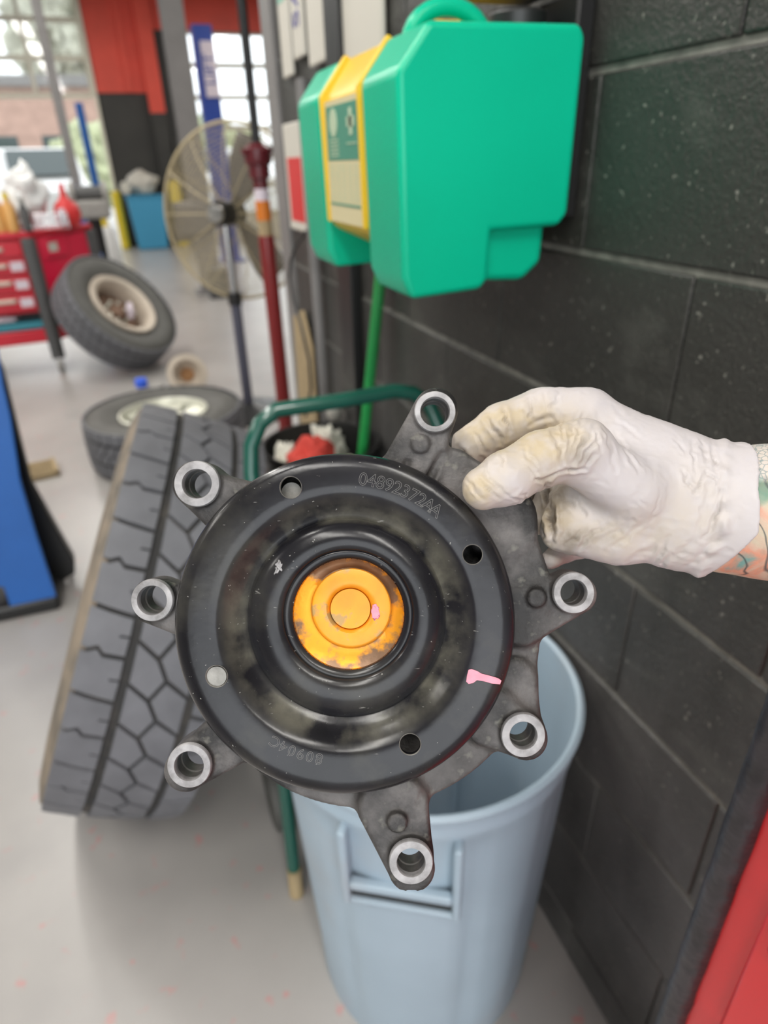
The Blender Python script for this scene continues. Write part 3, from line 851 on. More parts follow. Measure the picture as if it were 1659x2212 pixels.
MB().cyl((0.0865 - hx, 0.897 - hy, 0.0), (0.0895 - hx, 0.905 - hy, 0.075), 0.0165, n=14).build('foot_sleeve', M['tan'], ht)
for wx in (0.092, 0.452):
    wm = Matrix.Translation((wx - hx - 0.02 + (0.0 if wx < .3 else -0.03), 1.075 - hy + (0.03 if wx > .3 else 0.03), 0.092)) @ Matrix.Rotation(PI / 2, 4, 'Y')
    w_ = MB().lathe([(0.035, 0), (0.075, 0), (0.09, 0.006), (0.092, 0.02), (0.09, 0.034), (0.075, 0.04), (0.035, 0.04)], 28, wm, close=True).build('wheel', M['rubber_side'], ht)
    MB().lathe([(0.001, 0.008), (0.036, 0.008), (0.036, 0.032), (0.001, 0.032)], 20, wm).build('wheel_hub', M['grey_plastic'], w_)
MB().cyl((0.09 - hx, 1.105 - hy, 0.092), (0.44 - hx, 1.105 - hy, 0.092), 0.008, n=10).build('axle', M['black_metal'], ht)

# ------------------------------------------------------------------ tyres
def tyre_profile(R, w, rr):
    """half profile points (r, x) across the tyre"""
    h = w / 2
    return [(rr, -h * 0.72), (rr + 0.012, -h * 0.80), ((R + rr) / 2, -h * 1.0), (R - 0.06, -h * 0.97), (R - 0.022, -h * 0.90), (R - 0.011, -h * 0.80),
            (R - 0.009, -h * 0.4), (R - 0.008, 0), (R - 0.009, h * 0.4), (R - 0.011, h * 0.80), (R - 0.022, h * 0.90), (R - 0.06, h * 0.97), ((R + rr) / 2, h * 1.0),
            (rr + 0.012, h * 0.80), (rr, h * 0.72), (rr - 0.01, h * 0.6), (rr - 0.01, -h * 0.6)]
def tread(R, w, pitches, depth=0.012, a0=0, a1=2 * PI, detail=True):
    """tread blocks laid on the tyre: polygons in (arc, across) raised from the carcass"""
    b = MB()
    h = w / 2; P = 2 * PI / pitches
    def crown(t): return R - 0.010 * abs(t / h) ** 3 - 0.0
    def blk(poly, shr=0.0):
        cs = sum(p[0] for p in poly) / len(poly); ct = sum(p[1] for p in poly) / len(poly)
        vs = []
        for s, t in poly:                # top
            s2 = cs + (s - cs) * 0.97; t2 = ct + (t - ct) * 0.97
            r = crown(t2); vs.append((t2, -math.sin(s2) * r, math.cos(s2) * r))
        for s, t in poly:
            r = crown(t) - depth; vs.append((t, -math.sin(s) * r, math.cos(s) * r))
        n_ = len(poly)
        fs = [tuple(range(n_))] + [(i, i + n_, (i + 1) % n_ + n_, (i + 1) % n_) for i in range(n_)]
        b.add([Vector(v) for v in vs], fs)
    u = P
    gp = 0.0030
    def inset(poly, d=gp):
        cs = sum(p[0] for p in poly) / len(poly); ct = sum(p[1] for p in poly) / len(poly); out = []
        for q_, t_ in poly:
            vx, vt = (q_ - cs) * R, t_ - ct; L_ = math.hypot(vx, vt) + 1e-9; f_ = max(0.0, (L_ - d * 1.35) / L_)
            out.append((cs + vx * f_ / R, ct + vt * f_))
        return out
    tl, tc2, tr2 = -h * 0.27, h * 0.09, h * 0.47
    def edge(k):                          # shoulder groove line, wavy or straight in turn
        s = k * u
        if k % 2: return [(s, -h * 0.86), (s + 0.02 * u, -h * 0.78), (s - 0.07 * u, -h * 0.68), (s + 0.09 * u, -h * 0.60), (s + 0.10 * u, -h * 0.36)]
        return [(s, -h * 0.86), (s + 0.03 * u, -h * 0.78), (s + 0.08 * u, -h * 0.66), (s + 0.12 * u, -h * 0.52), (s + 0.16 * u, -h * 0.36)]
    ge = 0.0032 / R
    for k in range(pitches):
        s = k * u
        e0 = [(a + ge, t) for a, t in edge(k)]; e1 = [(a - ge, t) for a, t in edge(k + 1)]
        md = s + 0.62 * u
        blk(e0 + [(md - ge * .6, -h * 0.355), (md - ge * .6, -h * 0.47), (md + ge * .6, -h * 0.47), (md + ge * .6, -h * 0.355)] + e1[::-1])
        # mirrored shoulder
        q = s + 0.3 * u
        blk([(q + ge, h * 0.55), (q + ge + 0.05 * u, h * 0.70), (q + ge - 0.03 * u, h * 0.80), (q + ge, h * 0.96), (q + u - ge, h * 0.96), (q + u - ge - 0.03 * u, h * 0.80), (q + u - ge + 0.05 * u, h * 0.70), (q + u - ge, h * 0.55)])
        z_ = 0.075 * h
        blk(inset([(s - 0.34 * u, tl), (s, tc2 - z_), (s + 0.5 * u, tc2 + z_), (s + u, tc2 - z_), (s + 0.66 * u, tl)]))
        q = s + 0.5 * u
        blk(inset([(q, tc2 + z_), (q + 0.5 * u, tc2 - z_), (q + u, tc2 + z_), (q + 1.34 * u, tr2), (q + 0.34 * u, tr2)]))
    return b
def make_tyre(name, mtx, R, w, rr, label, pitches=42, side=None):
    r = empty(name, None, label, 'tyre', mtx=mtx)
    # local frame: x = axle, wheel plane y-z
    Rx = Matrix.Rotation(PI / 2, 4, 'Y')
    pf = tyre_profile(R, w, rr)
    MB().lathe(pf[5:10], 96, Rx, caps=False).build('tread_base', M['rubber_base'], r)
    MB().lathe(pf[9:] + pf[:6], 96, Rx, caps=False).build('sidewall', side or M['rubber_side'], r)
    tread(R, w, pitches).build('tread', M['rubber'], r, smooth=False)
    return r
def frame_from_axis(C, a, up=Vector((0, 0, 1))):
    a = Vector(a).normalized()
    h = up.cross(a).normalized(); u_ = a.cross(h)
    m4 = Matrix((( a.x, h.x, u_.x, C[0]), (a.y, h.y, u_.y, C[1]), (a.z, h.z, u_.z, C[2]), (0, 0, 0, 1)))
    return m4
# big tyre standing on its tread and leaning on the drum
big = make_tyre('large_tyre', frame_from_axis((-0.1035, 1.4186, 0.494), (0.911, -0.1154, -0.3958)), 0.475, 0.300, 0.225,
                'large all terrain tyre standing on its tread with dusty edge, beside the waste bin', 38, M['rubber_dusty'])
Rx = Matrix.Rotation(PI / 2, 4, 'Y')
rimb = MB().lathe([(0.225, -0.10), (0.220, -0.105), (0.19, -0.09), (0.185, 0.09), (0.220, 0.105), (0.225, 0.10), (0.22, 0.10), (0.21, 0.09), (0.178, 0.08), (0.178, -0.08), (0.21, -0.09), (0.22, -0.10)], 64, Rx, close=True)
rimb.build('rim', M['alloy'], big)
db = MB().lathe([(0.05, 0.05), (0.182, 0.07), (0.182, 0.055), (0.05, 0.035)], 40, Rx, close=True); db.build('wheel_disc', M['alloy'], big)

# tyre lying flat with a pale alloy wheel
flat = make_tyre('flat_tyre', frame_from_axis((0.03, 3.62, 0.142), (0.0, 0.0, 1.0), Vector((0, 1, 0))), 0.427, 0.275, 0.232,
                 'tyre lying flat on the floor with a pale alloy wheel facing up', 40)
MB().lathe([(0.236, 0.10), (0.236, 0.118), (0.226, 0.120), (0.212, 0.10), (0.205, 0.06), (0.205, -0.1), (0.236, -0.1)], 64, Rx, close=True).build('rim', M['alloy'], flat)
hubm = MB().lathe([(0.001, 0.075), (0.045, 0.078), (0.06, 0.066), (0.10, 0.060), (0.10, 0.04), (0.001, 0.04)], 40, Rx); hubm.build('hub_centre', M['alloy'], flat)
for i in range(6):
    a = 2 * PI * i / 6 + 0.3
    b = MB()
    c_, s_ = math.cos(a), math.sin(a)
    b.prism([Vector((0.058, c_ * 0.07 - s_ * 0.045, s_ * 0.07 + c_ * 0.045)), Vector((0.058, c_ * 0.07 + s_ * 0.045, s_ * 0.07 - c_ * 0.045)),
             Vector((0.088, c_ * 0.214 + s_ * 0.075, s_ * 0.214 - c_ * 0.075)), Vector((0.088, c_ * 0.214 - s_ * 0.075, s_ * 0.214 + c_ * 0.075))], (-0.02, 0, 0))
    b.build('spoke', M['alloy'], flat, bevel=0.004)
rbx = MB().lathe([(0.001, -0.03), (0.2, -0.03), (0.2, -0.04), (0.001, -0.04)], 40, Rx); rbx.build('brake_side', M['dark_grey'], flat)

# wheel leaning on the tool cart
az, el = -0.678, 0.704
lean = make_tyre('leaning_wheel', frame_from_axis((-0.161, 5.687, 0.425), (math.cos(az) * math.cos(el), math.sin(az) * math.cos(el), math.sin(el))), 0.462, 0.27, 0.262,
                 'wheel with dusty tan rim leaning back against the red tool cart', 40)
MB().lathe([(0.262, 0.085), (0.268, 0.125), (0.262, 0.132), (0.225, 0.125), (0.205, 0.10), (0.198, 0.0), (0.198, -0.11), (0.262, -0.11)], 64, Rx, close=True).build('rim', M['rim_tan'], lean)
MB().lathe([(0.001, 0.045), (0.05, 0.045), (0.062, 0.03), (0.065, 0.0), (0.12, 0.01), (0.17, -0.01), (0.198, -0.02), (0.198, -0.04), (0.001, -0.04)], 48, Rx).build('wheel_centre', M['rim_rust'], lean)
for i in range(8):
    a = 2 * PI * i / 8
    MB().cyl((0.0, 0.09 * math.cos(a), 0.09 * math.sin(a)), (0.035, 0.09 * math.cos(a), 0.09 * math.sin(a)), 0.012, n=6).build('wheel_nut', M['alloy'], lean)
b_ = blob('plastic_bag', (0, 0, 0), 0.03, 0.075, 0.065, M['sticker'], None, None, 0.5, 1.6, 9)
b_.location = lean.matrix_world @ Vector((0.10, 0.03, -0.055)); tag(b_, 'crumpled pale plastic bag lying inside the leaning wheel', 'bag')

# rusty rotor and a small can on the floor behind the flat tyre
rt = MB().lathe([(0.045, 0.0), (0.085, 0.0), (0.09, 0.045), (0.135, 0.05), (0.138, 0.075), (0.095, 0.078), (0.085, 0.055), (0.045, 0.02)], 40, Matrix.Rotation(PI / 2 - 0.4, 4, 'X'), close=True).build('brake_rotor', M['rim_tan'])
rt.location = at(402, 800, 4.75); rt.location.z = 0.128
tag(rt, 'pale brake rotor with rusty centre standing on the floor behind the flat tyre', 'brake rotor')
MB().lathe([(0.001, 0.0), (0.05, 0.0), (0.05, 0.03), (0.001, 0.03)], 24, Matrix.Rotation(PI / 2 - 0.4, 4, 'X')).build('rotor_centre', M['rust'], rt)
cn = empty('lidded_can', tuple(at(322, 812, 4.7))[:2] + (0,), 'small grey can with a bright blue cap beside the leaning wheel', 'can')
MB().lathe([(0.001, 0), (0.085, 0), (0.088, 0.01), (0.088, 0.09), (0.08, 0.10), (0.001, 0.10)], 28).build('body', M['grey_plastic'], cn)
MB().cyl((-0.06, 0, 0.10), (-0.06, 0, 0.155), 0.042, n=20).build('cap', M['blue_cap'], cn, bevel=0.006)

# ------------------------------------------------------------------ under-hoist stands
# red stand with black screw rod
rs = empty('hoist_stand', (0.577, 3.0, 0), 'dark red tall screw stand with black rod standing beyond the wall end', 'stand')
MB().cyl((0, 0, 0.02), (0, 0, 1.165), 0.034, n=24).build('outer_tube', M['dark_red'], rs)
MB().cyl((0, 0, 1.165), (0, 0, 1.225), 0.030, n=20).build('tan_band', M['tan'], rs)
MB().cyl((0, 0, 1.225), (0, 0, 1.30), 0.031, n=20).build('orange_band', M['orange_band'], rs)
MB().cyl((0, 0, 1.30), (0, 0, 1.345), 0.030, n=20).build('pale_label', M['sticker'], rs)
MB().lathe([(0.03, 1.345), (0.032, 1.38), (0.042, 1.385), (0.044, 1.43), (0.052, 1.435), (0.058, 1.46), (0.056, 1.49), (0.035, 1.508), (0.02, 1.512)], 20).build('collar', M['deep_red'], rs)
for k in range(4):
    a = k * PI / 2 + 0.4
    MB().cyl((0.03 * math.cos(a), 0.03 * math.sin(a), 1.475), (0.068 * math.cos(a), 0.068 * math.sin(a), 1.482), 0.013, n=10).build('turning_lug', M['deep_red'], rs)
MB().cyl((0, 0, 1.50), (0, 0, 2.15), 0.0185, n=18).build('screw_rod', M['black_metal'], rs)
MB().lathe([(0.02, 2.15), (0.05, 2.17), (0.05, 2.19), (0.001, 2.19)], 20).build('saddle', M['black_metal'], rs)
for k in range(4):
    a = k * PI / 2 + PI / 4
    MB().prism([Vector((0.03 * math.cos(a), 0.03 * math.sin(a), 0.3)), Vector((0.03 * math.cos(a), 0.03 * math.sin(a), 0.0)), Vector((0.22 * math.cos(a), 0.22 * math.sin(a), 0.0))], (0.008 * -math.sin(a), 0.008 * math.cos(a), 0)).build('foot_gusset', M['dark_red'], rs, smooth=False)

# blue stand at the left edge
bs = empty('lift_pedestal', (-0.66, 2.36, 0), 'blue steel pedestal with flared black shod foot at the left edge', 'stand')
bx, by_ = -0.66, 2.36
def pp(px, py, Y): v = at(px, py, Y); return Vector((v.x - bx, v.y - by_, max(v.z, 0.02)))
MB().prism([pp(-90, 640, 2.27), pp(-12, 700, 2.27), pp(8, 830, 2.27), pp(24, 900, 2.27), pp(45, 1040, 2.27), pp(82, 1165, 2.27), pp(128, 1306, 2.27), pp(22, 1312, 2.27), pp(8, 1270, 2.27), pp(-60, 1260, 2.27)], (-0.01, 0.06, 0)).build('front_plate', M['blue_lift'], bs, bevel=0.006)
MB().prism([pp(-80, 640, 2.42), pp(5, 800, 2.42), pp(30, 900, 2.42), pp(66, 1045, 2.42), pp(160, 1210, 2.42), pp(162, 1240, 2.42), pp(140, 1285, 2.42), pp(60, 1240, 2.42), pp(-60, 1200, 2.42)], (0.0, 0.05, 0)).build('side_gusset', M['black_metal'], bs, bevel=0.006)  # leg turned away, its shade put into the black colour
MB().box(-0.42, 0.185, -0.10, 0.16, 0.0, 0.055).build('foot', M['black_plastic'], bs, bevel=0.012)
MB().cyl((0.20, 0.16, 0.0), (0.205, 0.16, 0.13), 0.012, n=10).build('lock_pin', M['black_metal'], bs)
MB().cyl((-0.14, 0.10, 0.05), (-0.14, 0.10, 1.25), 0.075, n=24).build('column_tube', M['blue_lift'], bs)
# rusty grate on the floor behind it
gx = at(52, 968, 3.45)
gt = MB()
for i in range(5): gt.box(-0.09 + 0.0, 0.09, -0.10 + 0.045 * i, -0.08 + 0.045 * i, 0.0, 0.03)
for s_ in (-0.09, 0.07): gt.box(s_, s_ + 0.02, -0.10, 0.10, 0.0, 0.035)
g_ = gt.build('wooden_rack', M['tan'], smooth=False); g_.location = (gx.x, 3.65, 0); g_.rotation_euler = (0, 0, 0.2)
tag(g_, 'small brown slatted rack on the floor beside the blue pedestal', 'rack')

# ------------------------------------------------------------------ pedestal fan
fc = at(509, 462, 4.25)
fan = empty('pedestal_fan', (fc.x + 0.0, fc.y, 0), 'large pedestal fan with brassy wire guard in front of the bay doors', 'fan')
FRr = 0.475
nrm = Vector((-0.60, -0.79, 0.08)).normalized()
q = nrm.to_track_quat('Z', 'Y').to_matrix().to_4x4()
cz = fc.z
fm = Matrix.Translation((0, 0, cz)) @ q
def ring(b, r, z, rad, n=56, m=5):
    pts = [fm @ Vector((r * math.cos(2 * PI * i / n), r * math.sin(2 * PI * i / n), z)) for i in range(n)]
    b.tube(pts, rad, m, closed=True)
gb = MB()
for i in range(26):
    r = 0.06 + (FRr - 0.06) * i / 25
    zz = 0.11 * math.sqrt(max(0, 1 - (r / FRr) ** 2.2))
    ring(gb, r, zz + 0.0, 0.0019, 48, 4)
gb.build('guard_front', M['guard'], fan)
gb = MB()
for i in range(22):
    r = 0.06 + (FRr - 0.06) * i / 21
    ring(gb, r, -0.10 * math.sqrt(max(0, 1 - (r / FRr) ** 2.2)), 0.0019, 48, 4)
gb.build('guard_back', M['guard'], fan)
gb = MB()
for i in range(12):
    a = 2 * PI * i / 12
    for sg in (1, -1):
        pts = []
        for j in range(9):
            r = 0.05 + (FRr - 0.05) * j / 8
            pts.append(fm @ Vector((r * math.cos(a), r * math.sin(a), sg * 0.11 * math.sqrt(max(0, 1 - (r / FRr) ** 2.2)))))
        gb.tube(pts, 0.0032, 5)
gb.build('guard_spoke', M['guard'], fan)
b = MB(); ring(b, FRr, 0, 0.009, 72, 8); b.build('guard_rim', M['guard'], fan)
for k, a0 in enumerate((1.15, 3.25, 5.35)):
    bb = MB(); n1, n2 = 8, 5; vs = []; fs = []
    for i in range(n1 + 1):
        t = i / n1; r = 0.06 + 0.36 * t
        wdt = 0.035 + 0.085 * math.sin(min(1, t * 1.15) * PI * 0.62)
        for j in range(n2 + 1):
            s_ = (j / n2 - 0.5) * 2
            tw = (0.62 - 0.35 * t)
            tx = s_ * wdt
            vs.append(fm @ Vector((r * math.cos(a0) - math.sin(a0) * tx * math.cos(tw), r * math.sin(a0) + math.cos(a0) * tx * math.cos(tw), tx * math.sin(tw) * 0.55 + 0.01)))
    for i in range(n1):
        for j in range(n2):
            fs.append((i * (n2 + 1) + j, (i + 1) * (n2 + 1) + j, (i + 1) * (n2 + 1) + j + 1, i * (n2 + 1) + j + 1))
    o = bb.add(vs, fs).build('blade', M['blade'], fan)
    sm = o.modifiers.new('solid', 'SOLIDIFY'); sm.thickness = 0.003
MB().lathe([(0.001, -0.05), (0.055, -0.045), (0.065, 0.0), (0.055, 0.04), (0.001, 0.05)], 28, fm).build('hub', M['black_metal'], fan)
mt = MB().lathe([(0.001, 0.05), (0.058, 0.06), (0.066, 0.09), (0.066, 0.20), (0.055, 0.225), (0.001, 0.23)], 32, fm).build('motor', M['black_metal'], fan)
MB().lathe([(0.02, 0.222), (0.052, 0.224), (0.046, 0.243), (0.001, 0.25)], 28, fm).build('motor_cap', M['chrome'], mt)
pb = fm @ Vector((0, 0, 0.14))
MB().cyl((pb.x, pb.y, 0.70), (pb.x, pb.y, cz - 0.05), 0.024, n=16).build('inner_pole', M['chrome'], fan)
MB().cyl((pb.x, pb.y, 0.03), (pb.x, pb.y, 0.72), 0.032, n=16).build('outer_pole', M['pole_grey'], fan)
MB().cyl((pb.x, pb.y, 0.69), (pb.x, pb.y, 0.76), 0.042, n=16).build('height_clamp', M['black_plastic'], fan)
MB().lathe([(0.001, 0), (0.27, 0), (0.27, 0.015), (0.08, 0.05), (0.04, 0.07), (0.001, 0.07)], 40, Matrix.Translation((pb.x, pb.y, 0))).build('base', M['black_metal'], fan)

# ------------------------------------------------------------------ red tool cart and what stands on it
RC = Vector((-0.655, 5.80, 0))
ct = empty('tool_cart', tuple(RC), 'red tool cart with drawers, black corner posts and loaded top', 'cart', rot=(0, 0, 0.0))
W_, D_ = 0.95, 0.62
topz = 1.04
# front face runs to the left (-x), side face runs to the right and back
u1 = Vector((-1, -0.10, 0)).normalized(); u2 = Vector((0.62, 0.78, 0)).normalized()
def cartbox(a0, a1, b0, b1, z0, z1):
    vs = []
    for a in (a0, a1):
        for b__ in (b0, b1):
            for z in (z0, z1): vs.append(u1 * a + u2 * b__ + Vector((0, 0, z)))
    return MB().add(vs, [(0, 1, 3, 2), (4, 6, 7, 5), (0, 4, 5, 1), (2, 3, 7, 6), (0, 2, 6, 4), (1, 5, 7, 3)])
cartbox(0.03, W_, 0.02, D_, 0.47, 1.0).build('drawer_case', M['cart_red'], ct, bevel=0.01)
cartbox(-0.005, 0.03, 0.03, D_ - 0.02, 0.44, 1.0).build('side_panel', M['cart_crimson'], ct, bevel=0.006)
cartbox(-0.03, 0.0, 0.10, 0.34, 0.84, 0.99).build('side_shelf', M['cart_crimson'], ct, bevel=0.01)
cartbox(-0.03, W_ + 0.03, -0.02, D_ + 0.03, 1.0, 1.045).build('top_tray', M['cart_red'], ct, bevel=0.01)
cartbox(0.0, W_, 0.0, D_, 0.24, 0.34).build('lower_shelf', M['cart_red'], ct, bevel=0.01)
cartbox(0.05, W_ - 0.05, 0.25, D_ - 0.02, 0.34, 0.47).build('back_panel', M['black_plastic'], ct)
zs = [0.49, 0.62, 0.75, 0.87, 0.985]
for i in range(4):
    for (a0, a1) in ((0.06, 0.47), (0.49, 0.92)):
        dw = cartbox(a0, a1, -0.012, 0.02, zs[i] + 0.008, zs[i + 1] - 0.008).build('drawer', M['cart_red'], ct, bevel=0.005)
        c = (a0 + a1) / 2
        cartbox(c - 0.09, c + 0.09, -0.035, -0.012, zs[i + 1] - 0.065, zs[i + 1] - 0.035).build('drawer_handle', M['handle_pale'], dw, bevel=0.006)
        if a0 < 0.1 and i < 3:
            cartbox(a0 + 0.01, a0 + 0.10, -0.016, -0.012, zs[i] + 0.03, zs[i] + 0.095).build('sticker', M['sticker'], dw, bevel=0.002)
for (a, b__) in ((-0.005, -0.02), (W_, -0.02), (-0.02, D_), (W_, D_)):
    cartbox(a - 0.03, a + 0.035, b__ - 0.025, b__ + 0.035, 0.10, 1.0).build('corner_post', M['dark_grey'], ct, bevel=0.01)
    p_ = u1 * a + u2 * b__
    cs = MB().cyl((p_.x - 0.02, p_.y, 0.055), (p_.x + 0.02, p_.y, 0.055), 0.055, n=20).build('caster', M['grey_plastic'], ct, bevel=0.008)
    MB().box(p_.x - 0.03, p_.x + 0.03, p_.y - 0.02, p_.y + 0.02, 0.06, 0.11).build('caster_fork', M['chrome'], cs)
cartbox(-0.032, -0.03, 0.13, 0.22, 0.885, 0.95).build('side_decal', M['off_white'], ct, smooth=False)
# blue tray and parcel on the lower shelf
o = cartbox(0.06, 0.78, 0.04, 0.24, 0.341, 0.40).build('parts_tray', M['teal'], bevel=0.012); o.location = RC; tag(o, 'teal plastic tray on the lower shelf of the red cart', 'tray')
o = blob('folded_bag', (RC.x - 0.42, RC.y + 0.06, 0.43), 0.20, 0.07, 0.03, M['sticker'], 'pale folded bag lying on the teal tray', 'bag', 0.25, 1.5, 5)
def on_cart(a, b__): return RC + u1 * a + u2 * b__
def bottle(name, a, b__, r, h, m, label, capm=None, group=None, z=1.046):
    p = on_cart(a, b__); rt_ = empty(name, (p.x, p.y, z), label, 'bottle', group)
    MB().lathe([(0.001, 0), (r * 0.95, 0), (r, 0.01), (r, h * 0.62), (r * 0.45, h * 0.80), (r * 0.42, h * 0.86), (0.001, h * 0.86)], 20).build('body', m, rt_)
    MB().lathe([(r * 0.5, h * 0.84), (r * 0.5, h), (0.001, h)], 16).build('cap', capm or M['off_white'], rt_)
    return rt_
bottle('oil_bottle', 0.105, 0.035, 0.042, 0.26, M['amber'], 'amber bottle on the red cart, left of the pale cloth bag', M['yellow_cap'])
bottle('oil_bottle', 0.21, 0.07, 0.045, 0.30, M['amber'], 'taller amber bottle behind the other one on the red cart', M['off_white'])
bottle('spray_can', 0.29, 0.03, 0.033, 0.24, M['grey_plastic'], 'grey spray can with red cap left of the amber bottles', M['sign_red'])
bottle('spray_can', -0.015, 0.0, 0.033, 0.22, M['dark_grey'], 'dark spray can at the right front of the red cart', M['grey_plastic'])
bottle('spray_can', 0.08, 0.60, 0.033, 0.24, M['steel_dull'], 'steel coloured spray can at the back of the red cart', M['off_white'])
bottle('spray_can', 0.36, 0.24, 0.035, 0.20, M['off_white'], 'short cream bottle beside the grey hand tool on the red cart', M['grey_plastic'])
o = blob('cloth_bag', tuple(on_cart(0.11, 0.14) + Vector((0, 0, 1.16))), 0.06, 0.055, 0.12, M['white'], 'white cloth bundle standing at the front of the red cart', 'cloth', 0.45, 1.6, 6, rest=1.047)
o = blob('white_sack', tuple(on_cart(0.24, 0.42) + Vector((0, 0, 1.24))), 0.14, 0.10, 0.20, M['white'], 'large white sack at the back of the red cart', 'bag', 0.45, 1.4, 7, rest=1.047)
# red air canister
p = on_cart(-0.0, 0.36); rr_ = empty('red_canister', (p.x + 0.06, p.y + 0.05, 1.046), 'round red canister with upright neck on the red cart', 'canister')
MB().lathe([(0.001, 0), (0.07, 0.0), (0.09, 0.03), (0.10, 0.09), (0.085, 0.15), (0.04, 0.19), (0.022, 0.22), (0.02, 0.30), (0.001, 0.30)], 28).build('body', M['sign_red'], rr_)
MB().box(-0.06, -0.01, -0.101, -0.088, 0.03, 0.13).build('pale_label', M['sticker'], rr_, bevel=0.004)
# wire basket on the right corner
p = on_cart(-0.03, 0.19); wb = empty('wire_basket', (p.x + 0.02, p.y, 1.046), 'small wire basket hanging over the right corner of the red cart', 'basket')
b = MB()
for i in range(9): b.tube([(-0.12 + 0.03 * i, -0.06, 0.10), (-0.12 + 0.03 * i, -0.06, 0.0), (-0.12 + 0.03 * i, 0.06, 0.0), (-0.12 + 0.03 * i, 0.06, 0.10)], 0.003, 5)
for z in (0.03, 0.07, 0.10): b.tube([(-0.12, -0.06, z), (0.12, -0.06, z), (0.12, 0.06, z), (-0.12, 0.06, z)], 0.003, 5, closed=True)
b.build('wires', M['chrome'], wb)
# grey machine at the left of the cart top
p = on_cart(0.45, 0.12); mc = empty('hand_tool', (p.x, p.y, 1.046), 'grey hand tool set upright on the left of the red cart', 'tool')
MB().box(-0.11, 0.06, -0.06, 0.06, 0, 0.16).build('body', M['grey_plastic'], mc, bevel=0.02)
MB().cyl((-0.02, 0, 0.14), (0.05, 0.02, 0.42), 0.035, 0.022, n=18).build('arm', M['chrome'], mc)
MB().cyl((-0.09, 0.02, 0.14), (-0.13, 0.0, 0.36), 0.03, 0.03, n=18).build('grip', M['black_plastic'], mc)
p = on_cart(0.56, 0.36); mc = empty('hose_coil', (p.x, p.y, 1.046), 'dark coiled hose standing behind the grey tool on the red cart', 'hose')
pts = []
for i in range(90):
    a = i / 90 * 2 * PI * 5
    pts.append((0.10 * math.cos(a), -0.03 + 0.012 * a / 6.28 * 1.0, 0.115 + 0.10 * math.sin(a)))
MB().tube(pts, 0.010, 6).build('coil', M['dark_grey'], mc)
# yellow disc hanging on the drawer front
p = on_cart(0.61, -0.06)
o = MB().lathe([(0.001, 0), (0.055, 0), (0.06, 0.004), (0.055, 0.009), (0.001, 0.009)], 28, Matrix.Translation((p.x, p.y, 0.60)) @ Matrix.Rotation(PI / 2, 4, 'X')).build('yellow_disc', M['yellow']); tag(o, 'yellow round magnet dish on the drawer front of the red cart', 'disc')

# ------------------------------------------------------------------ things by the far wall
# bench grinder on black pedestal behind the cart
p = at(205, 480, 8.6)
bgd = empty('bench_grinder', (p.x, p.y, 0), 'grey bench grinder on a black pedestal behind the red cart', 'grinder')
MB().cyl((0, 0, 0.02), (0, 0, 0.95), 0.07, n=20).build('pedestal', M['black_metal'], bgd)
MB().lathe([(0.001, 0), (0.2, 0), (0.2, 0.02), (0.001, 0.03)], 28).build('base', M['black_metal'], bgd)
MB().box(-0.19, 0.19, -0.12, 0.12, 0.95, 1.14).build('housing', M['grey_plastic'], bgd, bevel=0.04, seg=4)
for sx in (-0.17, 0.17):
    MB().cyl((sx - 0.03, 0, 1.20), (sx + 0.03, 0, 1.20), 0.12, n=24).build('wheel_guard', M['grey_plastic'], bgd, bevel=0.01)
MB().cyl((-0.14, 0, 1.20), (0.14, 0, 1.20), 0.08, n=24).build('motor', M['dark_grey'], bgd)
# yellow bollard, blue bin, bags
p = at(272, 533, 15.1)
bo = MB().cyl((0, 0, 0), (0, 0, 1.05), 0.085, n=20).build('bollard', M['yellow'], bevel=0.02); bo.location = (0.03, 15.05, 0); tag(bo, 'yellow bollard standing beside the open bay door', 'bollard')
bb = empty('blue_bin', (0.55, 14.9, 0), 'sky blue bin standing against the black wall between the doors', 'bin')
MB().prism([(-0.28, -0.3, 0), (0.28, -0.3, 0), (0.34, -0.3, 0.95), (-0.34, -0.3, 0.95)], (0, 0.6, 0)).build('body', M['blue_box'], bb, bevel=0.03)
MB().box(-0.36, 0.36, -0.32, 0.32, 0.93, 0.97).build('rim', M['blue_box'], bb, bevel=0.01)
o = blob('filled_bag', (0.55, 14.85, 1.10), 0.30, 0.24, 0.20, M['off_white'], 'cream filled bag lying on top of the blue bin', 'bag', 0.3, 1.3, 11, rest=0.972)
o = blob('filled_bag', (0.22, 14.62, 1.24), 0.09, 0.09, 0.12, M['rag_white'], 'small cream bundle on the left end of the blue bin', 'bag', 0.3, 1.3, 12, rest=0.972)
yb = MB().lathe([(0.001, 0), (0.11, 0), (0.12, 0.02), (0.12, 1.1), (0.10, 1.15), (0.05, 1.2), (0.001, 1.2)], 20).build('yellow_cylinder', M['yellow']); yb.location = (1.14, 14.9, 0); tag(yb, 'yellow cylinder standing right of the blue bin', 'cylinder')
wc = MB().lathe([(0.001, 0), (0.14, 0), (0.15, 0.03), (0.13, 0.72), (0.09, 0.80), (0.001, 0.80)], 24).build('white_drum', M['white']); wc.location = (-0.20, 9.6, 0); tag(wc, 'white upright drum on the floor behind the leaning wheel', 'drum')
MB().lathe([(0.06, 0.79), (0.065, 0.90), (0.04, 0.93), (0.001, 0.93)], 18).build('yellow_lid', M['yellow_cap'], wc)
bbx = rbox(-0.10, 0.10, -0.1, 0.1, 0, 0.62).build('blue_crate', M['blue_lift'], bevel=0.01); bbx.location = (-0.35, 8.2, 0); tag(bbx, 'blue upright crate behind the red cart', 'crate')
kg = rbox(-0.13, 0.13, -0.13, 0.13, 0, 0.34).build('dark_crate', M['dark_grey'], bevel=0.01); kg.location = (1.0, 8.55, 0); tag(kg, 'small dark crate at the foot of the grey column', 'crate')
